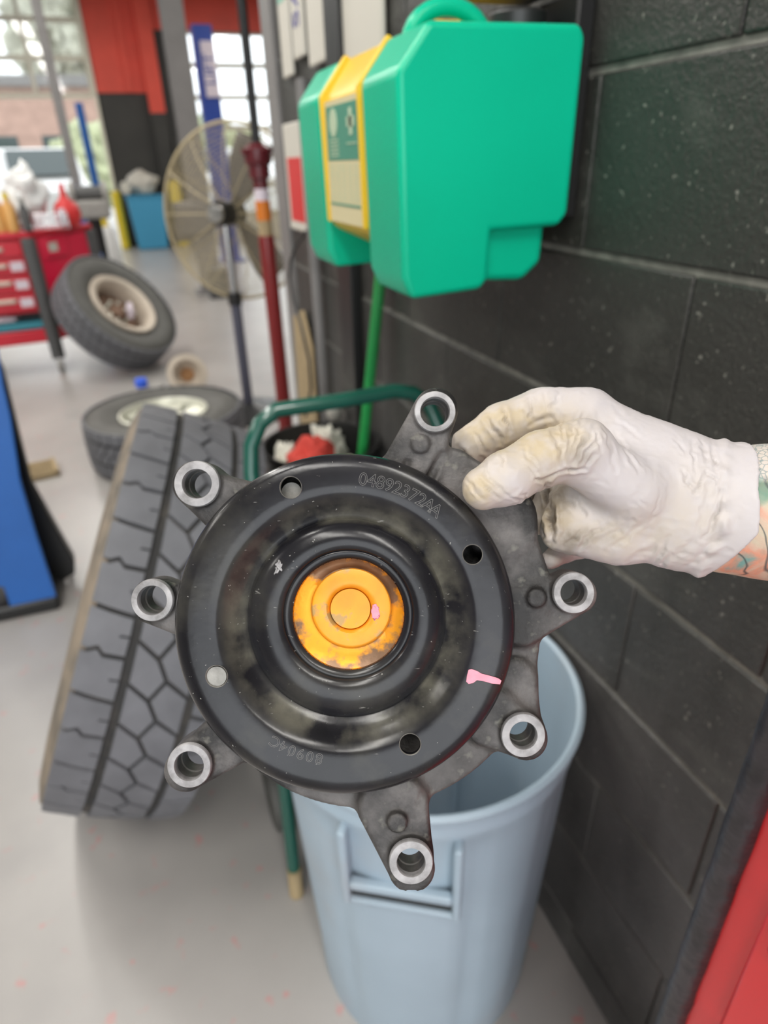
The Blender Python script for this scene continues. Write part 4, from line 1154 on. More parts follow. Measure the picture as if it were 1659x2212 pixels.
# vehicle lift posts
def lift_post(x, y, m1, m2, label, h, w=0.16, plate=None):
    r = empty('lift_post', (x, y, 0), label, 'lift')
    MB().box(-w, w, -0.14, -0.11, 0, h).box(-w, -w + 0.03, -0.11, 0.14, 0, h).box(w - 0.03, w, -0.11, 0.14, 0, h).build('post', m1, r, smooth=False)
    MB().box(-w - 0.08, w + 0.08, -0.25, 0.25, 0, 0.03).build('base_plate', m2, r, smooth=False)
    MB().box(-w * 0.6, w * 0.6, -0.30, -0.145, 0.75, 1.25).build('carriage', m2, r, bevel=0.01)
    MB().box(-w * 0.5, w * 0.9, -1.3, -0.30, 0.80, 0.92).build('arm', m2, r, bevel=0.01)
    return r
lp = lift_post(-0.44, 10.6, M['grey_steel'], M['blue_deep'], 'grey vehicle lift post with blue base in the open bay', CEIL - 0.02, 0.055)
lp2 = MB().cyl((0, 0, 0), (0, 0, 2.25), 0.055, n=16).build('blue_post', M['blue_lift']); lp2.location = (-0.22, 11.4, 0); tag(lp2, 'thin blue post beside the grey lift post', 'post')
l3 = lift_post(1.66, 12.0, M['blue_deep'], M['blue_deep'], 'blue vehicle lift post with white lettered plate before the glass door', 3.25, 0.14)
pl = rbox(-0.06, 0.14, -0.165, -0.14, 2.35, 3.05).build('name_plate', M['sticker'], l3, smooth=False)
vs, fs = text_mesh('LIFT', 0.22, True, extrude=0.002)
mt4 = Matrix.Translation((0.04, -0.168, 2.70)) @ Matrix.Rotation(PI / 2, 4, 'X') @ Matrix.Rotation(PI / 2, 4, 'Z')
MB().add([mt4 @ v for v in vs], fs).build('lettering', M['blue_deep'], pl, smooth=False)

# ------------------------------------------------------------------ red tool cabinet at the right edge
tcx, tcy = 0.345, 0.212
tc = empty('tool_cabinet', (0.45, -0.2, 0), 'red tool cabinet with black edge bumper at the lower right corner', 'cabinet')
def L3(x, y, z): return (x - 0.45, y + 0.2, z)
MB().box(tcx + 0.010 - 0.45, 0.555 - 0.45, -0.62 + 0.2, tcy - 0.012 + 0.2, 0.12, 1.215).build('case', M['tool_red'], tc, bevel=0.004)
pts = []
rg = []
for i in range(60):
    z = 0.06 + (1.22 - 0.06) * i / 59
    pts.append(L3(tcx + 0.010, tcy - 0.004, z)); rg.append(0.0125 + 0.0016 * noise.noise(Vector((0, 0, z * 45))))
MB().tube(pts, rg, 12).build('edge_bumper', M['bumper'], tc)
for z0, z1 in ((0.15, 0.34), (0.35, 0.56), (0.57, 0.77), (0.78, 0.96), (0.97, 1.19)):
    d_ = MB().box(tcx - 0.45, tcx + 0.012 - 0.45, -0.58 + 0.2, tcy - 0.045 + 0.2, z0, z1).build('drawer', M['tool_red'], tc, bevel=0.004)
    MB().box(tcx - 0.014 - 0.45, tcx + 0.002 - 0.45, -0.56 + 0.2, tcy - 0.06 + 0.2, z1 - 0.03, z1 - 0.008).build('drawer_pull', M['tool_red'], d_, bevel=0.005)
for yy_ in (-0.55, 0.14):
    MB().cyl((0.40 - 0.45, yy_ + 0.2, 0.055), (0.43 - 0.45, yy_ + 0.2, 0.055), 0.055, n=20).build('caster', M['black_plastic'], tc)
    MB().cyl((0.52 - 0.45, yy_ + 0.2, 0.055), (0.55 - 0.45, yy_ + 0.2, 0.055), 0.055, n=20).build('caster', M['black_plastic'], tc)
MB().box(0.36 - 0.45, 0.555 - 0.45, -0.60 + 0.2, 0.19 + 0.2, 0.095, 0.125).build('base_frame', M['black_metal'], tc)

# ------------------------------------------------------------------ water pump held up in front of the camera
D0 = 0.290
PX0, PY0 = 745.0, 1347.0
def cam_point(px, py, d):
    return CAM + RM @ Vector(((px - PCX) * d / F_PX, -(py - PCY) * d / F_PX, -d))
PM = Matrix.Translation(cam_point(PX0, PY0, D0)) @ RM.to_4x4()
pump = empty('water_pump', None, 'used engine water pump with black pulley and orange painted hub held in the gloved hand', 'water pump', mtx=PM)
cx0 = (PX0 - PCX) * D0 / F_PX; cy0 = -(PY0 - PCY) * D0 / F_PX
def lq(px, py, zmm):                     # photo pixel at depth offset z (towards the viewer) -> pump frame, millimetres
    d = D0 - zmm / 1000.0
    return (((px - PCX) * d / F_PX - cx0) * 1000, (-(py - PCY) * d / F_PX - cy0) * 1000, zmm)
KP = D0 / F_PX * 1000                     # mm per pixel at the pulley face

def eccentric_lathe(rows, n=180):
    """rows: (radius px, z mm, centre dx px, centre dy px)"""
    b = MB(); vs = []
    for r, z, dx, dy in rows:
        c_ = lq(PX0 + dx, PY0 + dy, z); k = KP
        for i in range(n):
            a = 2 * PI * i / n
            vs.append((c_[0] / 1000 + r * k * math.cos(a) / 1000, c_[1] / 1000 + r * k * math.sin(a) / 1000, z / 1000))
    fs = []
    for j in range(len(rows) - 1):
        for i in range(n):
            i2 = (i + 1) % n
            fs.append((j * n + i, j * n + i2, (j + 1) * n + i2, (j + 1) * n + i))
    b.add(vs, fs)
    return b, n
# pulley sheet, front then back surface so that it has thickness
front = [(371, -24, 0, 0), (375, -20, 0, 0), (377.5, -12, 0, 0), (377.3, -9, 0, 0), (375.5, -6.4, 0, 0), (372.5, -4.3, 0, 0), (368, -2.7, 0, 0), (362, -1.45, 0, 0), (355, -0.65, 0, 0), (347, -0.15, 0, 0), (338, 0.05, 0, 0), (320, 0, 0, 0), (300, 0, 1, -1),
         (285, -0.2, 1, -2), (275, -1.0, 2, -4), (265, -2.5, 2, -6), (252, -5.0, 3, -9), (240, -7.2, 4, -11), (230, -8.3, 4, -12), (223.5, -8.8, 4, -12), (221.5, -9.1, 4, -12.5), (219.5, -8.6, 4, -12.5),
         (216, -7.2, 4, -12.5), (208, -5.4, 4, -13), (196, -3.8, 4, -14), (182, -2.8, 4, -15), (168, -2.4, 5, -16), (156, -2.7, 6, -17), (147, -3.3, 7, -18), (142.5, -4.2, 7, -19), (141, -5.2, 7, -19.5),
         (139.5, -5.0, 7, -19.5), (136, -4.9, 8, -20), (129, -5.4, 8, -20.5), (124, -6.2, 8, -20.5), (122, -7.0, 8, -20.5)]
back = [(118, -9.5, 8, -20.5), (150, -6.5, 7, -18), (205, -8.5, 4, -13), (222, -12, 4, -12), (250, -9, 3, -9), (285, -3.2, 1, -2), (345, -3.2, 0, 0), (360, -5.6, 0, 0), (368, -10, 0, 0), (366, -24, 0, 0)]
rows = front + back
b, n = eccentric_lathe(rows)
k_ = len(rows)
b.f += [((k_ - 1) * n + i, (k_ - 1) * n + (i + 1) % n, (i + 1) % n, i) for i in range(n)]
pl_o = b.build('pulley', M['pulley'], None, angle=60)

HOLES = [(628, 1053, 23.5), (1021, 1198, 21.5), (886, 1608, 23.0), (468, 1461, 23.5)]
cut = MB()
for px, py, r in HOLES:
    c_ = lq(px, py, 0)
    cut.cyl((c_[0] / 1000, c_[1] / 1000, -0.012), (c_[0] / 1000, c_[1] / 1000, 0.006), r * KP / 1000, n=40)
co = cut.build('cutter', M['pulley'], None, smooth=False)
def bool_cut(o, cutter, solver='EXACT'):
    md = o.modifiers.new('cut', 'BOOLEAN'); md.operation = 'DIFFERENCE'; md.object = cutter; md.solver = solver
    bpy.context.view_layer.update()
    dg = bpy.context.evaluated_depsgraph_get()
    me = bpy.data.meshes.new_from_object(o.evaluated_get(dg), depsgraph=dg)
    o.modifiers.remove(md)
    old = o.data; o.data = me; me.name = old.name
    bpy.data.objects.remove(cutter)
    return o
bool_cut(pl_o, co)
for p in pl_o.data.polygons: p.use_smooth = True
pl_o.data.set_sharp_from_angle(angle=math.radians(50))
pl_o.parent = pump
# bright hole edges
for px, py, r in HOLES:
    c_ = lq(px, py, 0.1)
    MB().lathe([((r - 0.3) * KP / 1000, -0.0004), ((r + 1.2) * KP / 1000, 0.0), ((r + 0.6) * KP / 1000, 0.0002), ((r - 0.8) * KP / 1000, -0.0003)], 40, Matrix.Translation((c_[0] / 1000, c_[1] / 1000, 0.0001)), close=True).build('hole_edge', M['steel_dull'], pump)
# hub
b, n = eccentric_lathe([(123, -6.6, 8, -20.5), (121, -7.4, 8, -20.5), (112, -8.2, 9, -22), (100, -8.8, 11, -27), (92, -9.2, 13, -32), (89.5, -9.0, 14, -33), (88, -7.0, 14, -33.5), (87, -5.0, 14, -34), (85, -4.4, 14, -34), (82, -4.2, 14, -34),
                        (60, -4.1, 13, -33), (54, -4.2, 13, -32.5), (50, -4.8, 12.5, -32), (47, -5.6, 12, -32), (45.5, -6.2, 12, -32), (45, -12, 12, -32)], 120)
hub = b.build('hub', M['orange'], pump, angle=35)
hub.data.materials.append(M['orange_ring'])
for p in hub.data.polygons:
    if p.index < 120 * 5: p.material_index = 1
hub['label'] = 'steel hub smeared with orange paint'
b, n = eccentric_lathe([(44.6, -9, 12, -32), (44.4, -5.6, 12, -32), (43.5, -5.2, 12, -32), (30, -5.1, 12, -32), (12, -5.1, 12, -32), (0.5, -5.1, 12, -32)], 64)
se_ = b.build('shaft_end', M['orange'], pump, angle=35)
# pink spot on the hub
c_ = lq(811, 1322, -4.0)
blob('paint_spot', (c_[0] / 1000, c_[1] / 1000, -0.0041), 0.0019, 0.0038, 0.0002, M['pink'], None, None, 0.4, 1.5, 3, pump)
# pink mark
poly = [(1012, 1447), (1018, 1445), (1030, 1449), (1040, 1455), (1060, 1460), (1076, 1465), (1083, 1470), (1080, 1478), (1062, 1476), (1044, 1471), (1030, 1469), (1022, 1475), (1012, 1477), (1007, 1472), (1009, 1458)]
MB().prism([Vector(lq(x, y, 0.35)) / 1000 for x, y in poly], (0, 0, 0.00025)).build('paint_mark', M['pink'], pump, smooth=False)
# stamped numbers
def stamp(txt, a0, step, rad, size, name):
    bb = MB()
    for i, ch_ in enumerate(txt):
        a = math.radians(a0 + step * i)
        vs, fs = text_mesh(ch_, size, False, bevel=0.00011)
        c_ = lq(PX0 + rad * math.sin(a), PY0 - rad * math.cos(a), 0.05)
        mt_ = Matrix.Translation((c_[0] / 1000, c_[1] / 1000, 0.00008)) @ Matrix.Rotation(-a, 4, 'Z')
        bb.add([mt_ @ v for v in vs], fs)
    return bb.build(name, M['stamp'], pump)
stamp('04892372AA', 7.2, 3.5, 313, 0.0082, 'stamped_number')
stamp('80904C', 190.8, 3.95, 296, 0.0068, 'stamped_code')
# small silver scuff on the dome and plug seen through the lower left hole
c_ = lq(605, 1228, -3.0)
blob('scuff', (c_[0] / 1000, c_[1] / 1000, -0.0029), 0.0022, 0.0030, 0.0003, M['machined'], None, None, 0.8, 2.2, 8, pump)
c_ = lq(630, 1064, -9.5)
MB().lathe([(24 * KP / 1000, -0.012), (24 * KP / 1000, -0.0002), (22.5 * KP / 1000, 0.0002), (0.0001, 0.0002)], 36, Matrix.Translation((c_[0] / 1000, c_[1] / 1000, -0.0095))).build('cast_pad', M['steel_dull'], pump)
c_ = lq(468, 1461, -1.2)
MB().lathe([(22.6 * KP / 1000, -0.004), (22.6 * KP / 1000, -0.0002), (21.5 * KP / 1000, 0.0002), (0.0001, 0.0002)], 36, Matrix.Translation((c_[0] / 1000, c_[1] / 1000, -0.001))).build('plug', M['steel_dull'], pump)

# cast housing: one field with arms, bosses and bores
LUGS = [(940, 889, 45, 31), (425, 1045, 50, 31), (328, 1297, 46, 31), (408, 1655, 48, 31), (888, 1864, 48, 30), (1131, 1589, 48, 29), (1240, 1281, 45, 28)]
ZT = -8.5                                 # lug faces
hv = 0.85
lo = (-98, -128, -33); hi = (124, 112, -3)
X, Y, Z = grid(lo, hi, hv)
def l2(px, py, z): q_ = lq(px, py, z); return (q_[0], q_[1])
def pxr(r, z): return r * (D0 - z / 1000) / F_PX * 1000
plate = np.sqrt((X - l2(790, 1370, -20)[0]) ** 2 + (Y - l2(790, 1370, -20)[1]) ** 2) - pxr(377, -20)
def slab(f2, z0, z1, k=1.5): return smax(f2, np.abs(Z - (z0 + z1) / 2) - (z1 - z0) / 2, k)
Fh = slab(plate, -30.5, -19.5)
arms = [((940, 889), (872, 1040), 47, 62, -28, -12), ((425, 1045), (540, 1140), 46, 60, -28, -13), ((430, 1050), (520, 1085), 34, 50, -26, -14), ((328, 1297), (430, 1320), 44, 60, -28, -13),
        ((408, 1655), (510, 1580), 46, 62, -28, -13), ((888, 1864), (850, 1735), 50, 76, -29, -14), ((1131, 1589), (1060, 1545), 44, 64, -28, -13), ((1131, 1580), (1105, 1470), 38, 52, -28, -16),
        ((1240, 1281), (1120, 1330), 42, 62, -29, -14), ((1070, 1130), (1150, 1275), 72, 42, -30, -15), ((975, 1020), (1075, 1120), 50, 80, -30, -15)]
for a, b2, ra, rb, z0, z1 in arms:
    zc = (z0 + z1) / 2
    Fh = smin(Fh, slab(cap2(X, Y, l2(*a, zc), l2(*b2, zc), pxr(ra, zc), pxr(rb, zc)), z0, z1, 3.0), 4.5)
# shallow channels beside the arms
for a, b2, ra in (((955, 985), (925, 1040), 10), ((880, 1000), (868, 1040), 8), ((840, 1800), (860, 1760), 9), ((905, 1740), (930, 1700), 9)):
    ch_ = cap3(X, Y, Z, lq(*a, -12.0), lq(*b2, -14.0), pxr(ra, -13), pxr(ra, -13))
    Fh = smax(Fh, -ch_, 2.0)
for px, py, r in ((908, 959, 20), (1159, 1291, 21), (858, 1776, 22)):
    d2 = np.sqrt((X - l2(px, py, -12)[0]) ** 2 + (Y - l2(px, py, -12)[1]) ** 2)
    Fh = smin(Fh, slab(d2 - pxr(r, -12), -26, -10.3, 0.8), 1.6)
for px, py, ro, ri in LUGS:
    d2 = np.sqrt((X - l2(px, py, ZT)[0]) ** 2 + (Y - l2(px, py, ZT)[1]) ** 2)
    Fh = smin(Fh, slab(d2 - pxr(ro, ZT), -27, ZT - 1.2, 1.0), 2.2)
    Fh = smax(Fh, -(d2 - pxr(ri + 5, ZT)), 0.3)
V, Q = surface_nets(Fh, lo, hv)
V = smooth_net(V, Q, 2, 0.5)
nz_ = np.array([noise.noise(Vector(v) * 0.35) for v in V]); 
V = V * 0.001
hs = net_object('housing', V, Q, M['cast'], pump)
hs['label'] = 'rough grey cast housing'
for px, py, ro, ri in LUGS:
    c_ = lq(px, py, ZT)
    T = Matrix.Translation((c_[0] / 1000, c_[1] / 1000, ZT / 1000))
    k = pxr(1, ZT) / 1000
    MB().lathe([((ri + 6) * k, -0.004), ((ro - 0.3) * k, -0.0035), ((ro + 0.2) * k, -0.0014), ((ro - 0.6) * k, -0.0004), ((ro - 1.8) * k, 0.0), ((ro - 6) * k, 0.0001), ((ri + 5) * k, 0.0001), ((ri + 1.5) * k, 0.0), (ri * k, -0.0007), ((ri + 0.2) * k, -0.0022),
                ((ri + 0.2) * k, -0.004)], 48, T, close=True).build('lug_face', M['machined'], pump)
    MB().lathe([((ri + 0.6) * k, -0.0025), ((ri + 0.6) * k, -0.010), ((ri - 1.6) * k, -0.0105), ((ri - 1.6) * k, -0.0185), ((ri + 5.5) * k, -0.0185), ((ri + 5.5) * k, -0.0025)], 40, T, close=True).build('lug_bore', M['bore'], pump)

# ------------------------------------------------------------------ gloved hand and tattooed forearm
HS = 0.8
def skin_mat():
    m = bpy.data.materials.new('tattooed_skin'); m.use_nodes = True
    nt = m.node_tree; N = nt.nodes; L = nt.links; b = N['Principled BSDF']
    b.inputs['Roughness'].default_value = 0.55
    b.inputs['Subsurface Weight'].default_value = 0.1
    b.inputs['Subsurface Radius'].default_value = (0.004, 0.002, 0.001)
    tc = N.new('ShaderNodeTexCoord')
    def ramp(fac, els):
        r = N.new('ShaderNodeValToRGB'); cr = r.color_ramp
        while len(cr.elements) < len(els): cr.elements.new(0.5)
        for e, (p, c) in zip(cr.elements, els): e.position = p; e.color = tuple(c) + (1,)
        L.new(fac, r.inputs['Fac']); return r.outputs['Color']
    def nz(sc, det=3, dist=0.0, off=(0, 0, 0)):
        mp = N.new('ShaderNodeMapping'); mp.inputs['Location'].default_value = off
        L.new(tc.outputs['Object'], mp.inputs['Vector'])
        n_ = N.new('ShaderNodeTexNoise'); n_.inputs['Scale'].default_value = sc; n_.inputs['Detail'].default_value = det
        n_.inputs['Distortion'].default_value = dist
        L.new(mp.outputs['Vector'], n_.inputs['Vector']); return n_.outputs['Fac']
    def mix(f, a, c):
        x = N.new('ShaderNodeMix'); x.data_type = 'RGBA'; L.new(f, x.inputs[0]) if not isinstance(f, float) else None
        if isinstance(f, float): x.inputs[0].default_value = f
        for s_, v in ((6, a), (7, c)):
            if isinstance(v, tuple): x.inputs[s_].default_value = v + (1,)
            else: L.new(v, x.inputs[s_])
        return x.outputs[2]
    base = ramp(nz(55, 4, 0.6), [(0.30, (0.25, 0.33, 0.25)), (0.42, (0.50, 0.42, 0.31)), (0.50, (0.55, 0.36, 0.27)), (0.58, (0.60, 0.26, 0.17)), (0.68, (0.16, 0.30, 0.27))])
    green = ramp(nz(38, 2, 0.4, (0.3, 0.1, 0)), [(0.50, (0, 0, 0)), (0.58, (0.8, 0.8, 0.8))])
    c = mix(green, base, (0.05, 0.21, 0.15))
    # dark contour lines where a warped noise crosses its middle value
    ln = ramp(nz(30, 1.5, 1.2, (0.7, 0.2, 0.1)), [(0.470, (0, 0, 0)), (0.492, (0.85, 0.85, 0.85)), (0.500, (0.85, 0.85, 0.85)), (0.522, (0, 0, 0))])
    c = mix(ln, c, (0.05, 0.06, 0.06))
    # scale pattern along the top of the arm
    vo = N.new('ShaderNodeTexVoronoi'); vo.inputs['Scale'].default_value = 420; vo.feature = 'DISTANCE_TO_EDGE'
    L.new(tc.outputs['Object'], vo.inputs['Vector'])
    sc_ = ramp(vo.outputs['Distance'], [(0.0, (0.22, 0.27, 0.27)), (0.12, (0.56, 0.50, 0.45))])
    sp_ = N.new('ShaderNodeSeparateXYZ'); L.new(tc.outputs['Object'], sp_.inputs[0])
    mr = N.new('ShaderNodeMapRange'); mr.inputs[1].default_value = 0.0125; mr.inputs[2].default_value = 0.0165
    L.new(sp_.outputs['Y'], mr.inputs[0])
    c = mix(mr.outputs[0], c, sc_)
    L.new(c, b.inputs['Base Color'])
    bn = N.new('ShaderNodeTexNoise'); bn.inputs['Scale'].default_value = 900
    L.new(tc.outputs['Object'], bn.inputs['Vector'])
    bp = N.new('ShaderNodeBump'); bp.inputs['Strength'].default_value = 0.3; bp.inputs['Distance'].default_value = 0.0004
    L.new(bn.outputs['Fac'], bp.inputs['Height']); L.new(bp.outputs['Normal'], b.inputs['Normal'])
    return m
def glove_mat():
    m = mat('white_latex_glove', (0.50, 0.47, 0.49), 0.48, var=0.05, vscale=30, bump=0.25, bscale=260, bdist=0.0005, spec=0.4)
    nt = m.node_tree; N = nt.nodes; L = nt.links; b = N['Principled BSDF']
    b.inputs['Subsurface Weight'].default_value = 0.08
    b.inputs['Subsurface Radius'].default_value = (0.004, 0.003, 0.002)
    at_ = N.new('ShaderNodeAttribute'); at_.attribute_name = 'soil'
    sp_ = N.new('ShaderNodeSeparateColor'); L.new(at_.outputs['Color'], sp_.inputs[0])
    prev = b.inputs['Base Color'].links[0].from_socket
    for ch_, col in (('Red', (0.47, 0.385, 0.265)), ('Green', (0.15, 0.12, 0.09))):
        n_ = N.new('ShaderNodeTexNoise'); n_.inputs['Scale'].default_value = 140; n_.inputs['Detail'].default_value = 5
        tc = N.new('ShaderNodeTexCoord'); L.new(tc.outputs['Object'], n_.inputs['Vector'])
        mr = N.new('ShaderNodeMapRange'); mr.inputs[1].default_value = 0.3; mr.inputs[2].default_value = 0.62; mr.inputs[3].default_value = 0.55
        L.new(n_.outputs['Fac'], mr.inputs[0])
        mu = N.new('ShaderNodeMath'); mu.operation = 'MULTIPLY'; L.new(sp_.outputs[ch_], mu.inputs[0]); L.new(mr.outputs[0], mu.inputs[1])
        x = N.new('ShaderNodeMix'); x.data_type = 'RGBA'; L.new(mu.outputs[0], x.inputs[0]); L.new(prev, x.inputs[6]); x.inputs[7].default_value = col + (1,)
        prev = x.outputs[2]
    L.new(prev, b.inputs['Base Color'])
    return m
M['skin'] = skin_mat(); M['glove'] = glove_mat()

# person root: the arm mesh itself is the body; its frame is the pump's frame moved to the wrist
WR = cam_point(1540, 1105, 0.315)
HM = Matrix.Translation(WR) @ RM.to_4x4()
wx0 = (1540 - PCX) * 0.315 / F_PX * 1000; wy0 = -(1105 - PCY) * 0.315 / F_PX * 1000
def hq(px, py, z):                       # z in mm towards the viewer, 0 = pulley face depth
    d = D0 * 1000 - z
    return np.array([(px - PCX) * d / F_PX - wx0, -(py - PCY) * d / F_PX - wy0, 315 - d])
def hr(r, z): return r * (D0 * 1000 - z) / F_PX

def hand_field(X, Y, Z, fat=0.0):
    def C(a, za, b2, zb, ra, rb, fl=1.0):
        return cap3(X, Y, Z, hq(*a, za), hq(*b2, zb), hr(ra, za) + fat, hr(rb, zb) + fat, fl)
    # palm and back of the hand
    F_ = C((1262, 925), -30, (1430, 1040), -26, 78, 118, 0.60)
    F_ = smin(F_, C((1250, 1110), -28, (1420, 1110), -26, 66, 104, 0.62), 10)
    F_ = smin(F_, C((1420, 1060), -26, (1545, 1103), -25, 118, 132, 0.62), 12)
    F_ = smin(F_, C((1210, 1150), -26, (1330, 1155), -26, 38, 62, 0.8), 10)
    # thenar bulge and thumb in front
    F_ = smin(F_, C((1370, 1060), -14, (1250, 985), -9, 66, 62, 0.9), 10)
    th = C((1258, 968), -8, (1168, 992), -5, 62, 57)
    th = smin(th, C((1168, 992), -4, (1092, 1034), 0, 58, 55), 3)
    th = smin(th, C((1092, 1034), 0, (1045, 1055), 2, 55, 45), 3)
    F_ = smin(F_, th, 5)
    # index finger, behind the thumb
    ix = C((1262, 905), -36, (1180, 893), -38, 66, 56)
    ix = smin(ix, C((1180, 893), -38, (1085, 925), -39, 56, 51), 3)
    ix = smin(ix, C((1085, 925), -39, (1012, 968), -40, 50, 42), 3)
    F_ = smin(F_, ix, 4)
    # middle finger running down behind the casting edge
    md = C((1270, 960), -40, (1215, 1045), -40, 56, 44)
    md = smin(md, C((1215, 1045), -40, (1172, 1120), -40, 40, 34), 3)
    F_ = smin(F_, md, 3)
    m2 = C((1300, 1000), -52, (1195, 1020), -56, 50, 44)
    m2 = smin(m2, C((1195, 1020), -56, (1090, 1060), -52, 44, 38), 3)
    F_ = smin(F_, m2, 3)
    # ring and little finger curled behind the housing
    rg_ = C((1330, 1060), -54, (1225, 1090), -58, 46, 40)
    rg_ = smin(rg_, C((1225, 1090), -58, (1120, 1120), -54, 40, 34), 3)
    F_ = smin(F_, rg_, 3)
    lt = C((1340, 1130), -48, (1250, 1170), -52, 44, 34)
    lt = smin(lt, C((1250, 1170), -50, (1190, 1208), -37, 32, 19), 3)
    F_ = smin(F_, lt, 2.5)
    return F_
def arm_field(X, Y, Z, fat=0.0):
    F_ = cap3(X, Y, Z, hq(1500, 1098, -25), hq(1660, 1106, -20), hr(126, -25) + fat, hr(134, -20) + fat, 0.72)
    F_ = smin(F_, cap3(X, Y, Z, hq(1660, 1106, -20), hq(2150, 1150, 10), hr(134, -20) + fat, hr(196, 10) + fat, 0.8), 12)
    e_ = hq(2150, 1150, 10)
    F_ = smin(F_, cap3(X, Y, Z, e_, np.array([150.0, -62.0, 225.0]), hr(190, 10) + fat, 43.0 + fat, 0.9), 14)
    return F_
# body: arm and hand in one surface, a little slimmer than the glove
ha = 1.45
lo = (-125, -115, -62); hi = (205, 62, 280)
X, Y, Z = grid(lo, hi, ha)
Fb = smin(hand_field(X, Y, Z, -3.2), arm_field(X, Y, Z, 0.0), 8)
Fb = np.broadcast_to(Fb, (X.shape[0], Y.shape[1], Z.shape[2])).copy()
Fb[0] = 5; Fb[-1] = 5; Fb[:, 0] = np.maximum(Fb[:, 0], 1); Fb[:, -1] = np.maximum(Fb[:, -1], 1); Fb[:, :, 0] = np.maximum(Fb[:, :, 0], 1); Fb[:, :, -1] = np.maximum(Fb[:, :, -1], 1)
V, Q = surface_nets(Fb, lo, ha); V = smooth_net(V, Q, 2)
person = net_object('person', V * 0.001, Q, M['skin'], None)
person.matrix_world = HM
tag(person, 'person reaching in from the right, tattooed forearm, white gloved hand gripping the water pump', 'person')

# glove: outer shell with a loose cuff cut off at the wrist
lo = (-125, -46, -44); hi = (14, 62, 44)
X, Y, Z = grid(lo, hi, HS)
Fg = smin(hand_field(X, Y, Z, 0.35), arm_field(X, Y, Z, 1.6), 7)
cu = hq(1572, 1100, -25)
tilt = (X - cu[0]) - 0.0006 * (Y - cu[1]) ** 2 * -1 * 0.0 + 0.0
# the cuff edge: straight at the top, swept back toward the palm at the bottom
edge = (X - cu[0]) + np.clip(-(Y - hq(1572, 1150, -25)[1]), 0, 60) * 0.62 - 0.25 * np.clip(Y - 10, 0, 60)
Fg = smax(Fg, edge + 0 * Y * Z, 1.2)
Fg = np.broadcast_to(Fg, (X.shape[0], Y.shape[1], Z.shape[2])).copy()
for sl in ((0,), (-1,)):
    Fg[sl[0]] = np.maximum(Fg[sl[0]], 1); Fg[:, sl[0]] = np.maximum(Fg[:, sl[0]], 1); Fg[:, :, sl[0]] = np.maximum(Fg[:, :, sl[0]], 1)
V, Q = surface_nets(Fg, lo, HS); V = smooth_net(V, Q, 2)
# wrinkles: creases drawn from the folds of the glove, pressed into the camera side, with soft ridges beside them
def z5(x, y): return (940 + x * 0.4334, 780 + y * 0.4334)
CR = [  # x1,y1,x2,y2 (crop pixels), depth mm, width px
    (470, 180, 478, 315, .8, 5), (340, 235, 365, 380, 1.0, 6), (300, 300, 345, 250, .5, 5), (255, 290, 330, 400, .9, 6), (200, 360, 260, 460, .7, 6), (120, 430, 180, 500, 1.0, 5), (95, 440, 130, 520, .8, 4),
    (545, 150, 560, 260, .4, 5), (620, 150, 590, 230, .5, 6), (480, 320, 580, 265, .8, 6),
    (230, 470, 270, 620, .4, 5), (330, 430, 350, 560, .4, 5), (440, 440, 500, 530, .5, 5), (500, 590, 520, 600, .9, 5), (150, 590, 240, 700, .6, 5), (210, 600, 320, 690, .7, 5), (250, 600, 420, 690, .5, 5),
    (450, 500, 530, 600, .5, 5), (580, 270, 600, 420, .6, 6), (600, 300, 640, 540, .7, 6), (640, 270, 640, 400, .6, 5), (700, 260, 650, 500, .7, 6), (740, 270, 660, 540, .7, 6), (790, 330, 670, 545, .8, 6), (820, 370, 730, 520, .7, 6),
    (640, 548, 740, 535, 1.1, 5), (740, 535, 800, 470, .8, 5), (500, 600, 640, 548, 1.0, 5), (800, 320, 830, 450, .5, 6), (850, 330, 900, 560, .4, 7), (900, 340, 990, 540, .35, 6), (890, 290, 1020, 390, .35, 6), (960, 470, 1020, 560, .5, 5),
    (545, 600, 590, 860, 2.2, 8), (590, 700, 580, 900, 1.8, 8), (440, 660, 480, 780, 1.0, 6), (470, 760, 540, 870, 1.0, 6), (410, 680, 500, 850, .9, 6), (600, 640, 740, 760, .6, 8), (740, 870, 860, 820, .6, 7), (700, 960, 790, 850, .6, 6),
    (640, 920, 760, 830, .5, 6), (830, 900, 980, 800, .4, 8), (880, 930, 1060, 780, .35, 8), (1100, 1000, 1160, 880, .4, 7), (1130, 640, 1060, 830, .3, 6), (1230, 550, 1300, 660, .8, 5), (1290, 660, 1350, 560, .8, 6),
    (1280, 390, 1300, 560, .6, 5), (1330, 400, 1350, 500, .6, 5), (1380, 410, 1400, 560, .6, 5), (1350, 560, 1420, 620, .8, 5), (1380, 620, 1330, 820, .5, 6), (1440, 640, 1390, 800, .7, 5), (1430, 720, 1340, 900, .6, 6), (1360, 640, 1290, 880, .4, 6),
    (1240, 1040, 1380, 900, .4, 7), (1160, 990, 1300, 900, .4, 7), (1110, 1050, 1170, 960, .5, 6), (960, 1010, 1120, 900, .35, 7), (1420, 560, 1380, 700, .5, 5), (1200, 380, 1260, 470, .4, 6),
    (510, 940, 560, 1040, .6, 5), (700, 680, 745, 760, .5, 5), (1010, 660, 1060, 740, .3, 6)]
me_tmp = None
# vertex normals from the quads
fn = np.cross(V[Q[:, 2]] - V[Q[:, 0]], V[Q[:, 3]] - V[Q[:, 1]])
VN = np.zeros_like(V)
for k in range(4): 
    for a in range(3): VN[:, a] += np.bincount(Q[:, k], fn[:, a], len(V))
VN /= np.linalg.norm(VN, axis=1)[:, None] + 1e-9
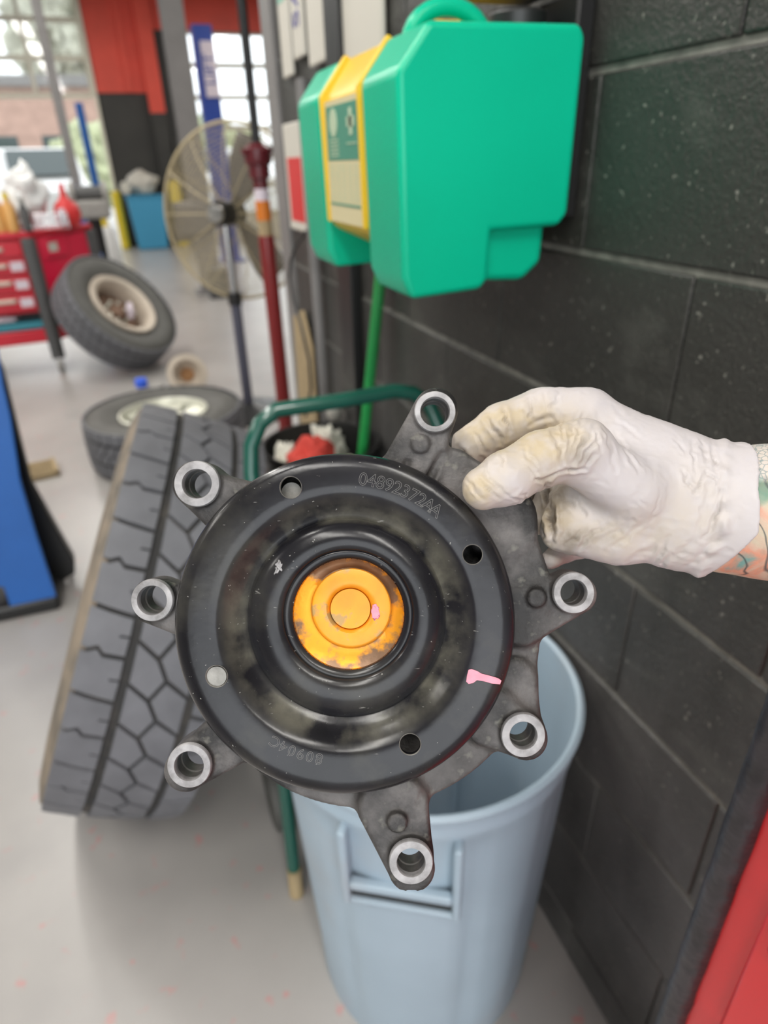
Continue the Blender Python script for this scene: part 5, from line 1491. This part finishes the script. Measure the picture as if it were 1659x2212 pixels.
# image position of each vertex
dd = 315 - V[:, 2]
ipx = PCX + (V[:, 0] + wx0) * F_PX / dd; ipy = PCY - (V[:, 1] + wy0) * F_PX / dd
sgn = 1.0 if (VN[:, 2] * (V[:, 2] - V[:, 2].mean())).sum() > 0 else -1.0
VN *= sgn
facing = np.clip(VN[:, 2] * 1.6 + 0.25, 0, 1)
disp = np.zeros(len(V))
nv1 = np.array([noise.noise(Vector(v) * 0.11) for v in V]); nv2 = np.array([noise.noise(Vector((v[0] * 0.28, v[1] * 0.28 + 7, v[2] * 0.28))) for v in V])
for x1, y1, x2, y2, dp, wd in CR:
    a = z5(x1, y1); b2 = z5(x2, y2)
    d = (b2[0] - a[0], b2[1] - a[1]); L2 = d[0] ** 2 + d[1] ** 2
    jx = ipx + nv2 * 9; jy = ipy + nv1 * 9
    t = ((jx - a[0]) * d[0] + (jy - a[1]) * d[1]) / L2
    tc_ = np.clip(t, 0, 1)
    ds = np.sqrt((jx - a[0] - tc_ * d[0]) ** 2 + (jy - a[1] - tc_ * d[1]) ** 2)
    fade = np.clip(1.15 - np.abs(tc_ - 0.5) * 1.6, 0, 1)
    w = wd * 0.75
    side_ = ((jx - a[0]) * d[1] - (jy - a[1]) * d[0])
    disp += -dp * 0.95 * np.exp(-(ds / w) ** 2) * fade * facing + dp * 0.70 * np.exp(-((ds - 1.9 * w) / (w * 1.1)) ** 2) * fade * facing
rid = 1 - np.abs(nv1 * 0.6 + nv2 * 0.4) * 3.0
disp += 0.22 * np.clip(rid, 0, 1) + 0.12 * nv2
# cuff ripples
cuff = np.exp(-((ipx - 1565 + np.clip(ipy - 1150, 0, 200) * .62) / 16) ** 2)
disp += cuff * (0.9 + 0.8 * np.sin(ipy * 0.09) * nv1 * 3)
V = V + VN * disp[:, None]
glove = net_object('glove', V * 0.001, Q, M['glove'], person)
glove['label'] = 'soiled white latex glove'
soil = np.zeros((len(V), 4), np.float32); soil[:, 3] = 1
def spot(px, py, rx, ry): return np.exp(-((ipx - px) / rx) ** 2 - ((ipy - py) / ry) ** 2)
soil[:, 0] = np.clip(0.12 + spot(1100, 930, 130, 60) * 1.3 + spot(1030, 1060, 50, 50) + 0.5 * spot(1190, 950, 80, 60) + 0.5 * spot(1330, 1160, 120, 60) + 0.8 * spot(1190, 1110, 60, 90) + 0.3 * spot(1500, 1120, 80, 120), 0, 1)
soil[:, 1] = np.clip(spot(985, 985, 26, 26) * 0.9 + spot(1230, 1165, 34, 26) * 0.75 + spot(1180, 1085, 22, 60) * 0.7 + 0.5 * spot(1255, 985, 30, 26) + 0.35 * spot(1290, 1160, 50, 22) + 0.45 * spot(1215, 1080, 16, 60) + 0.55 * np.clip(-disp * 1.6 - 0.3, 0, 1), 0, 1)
ca = glove.data.color_attributes.new('soil', 'FLOAT_COLOR', 'POINT')
ca.data.foreach_set('color', soil.ravel())
for o in bpy.data.objects:
    if o.type == 'MESH' and o.users_collection == () : pass
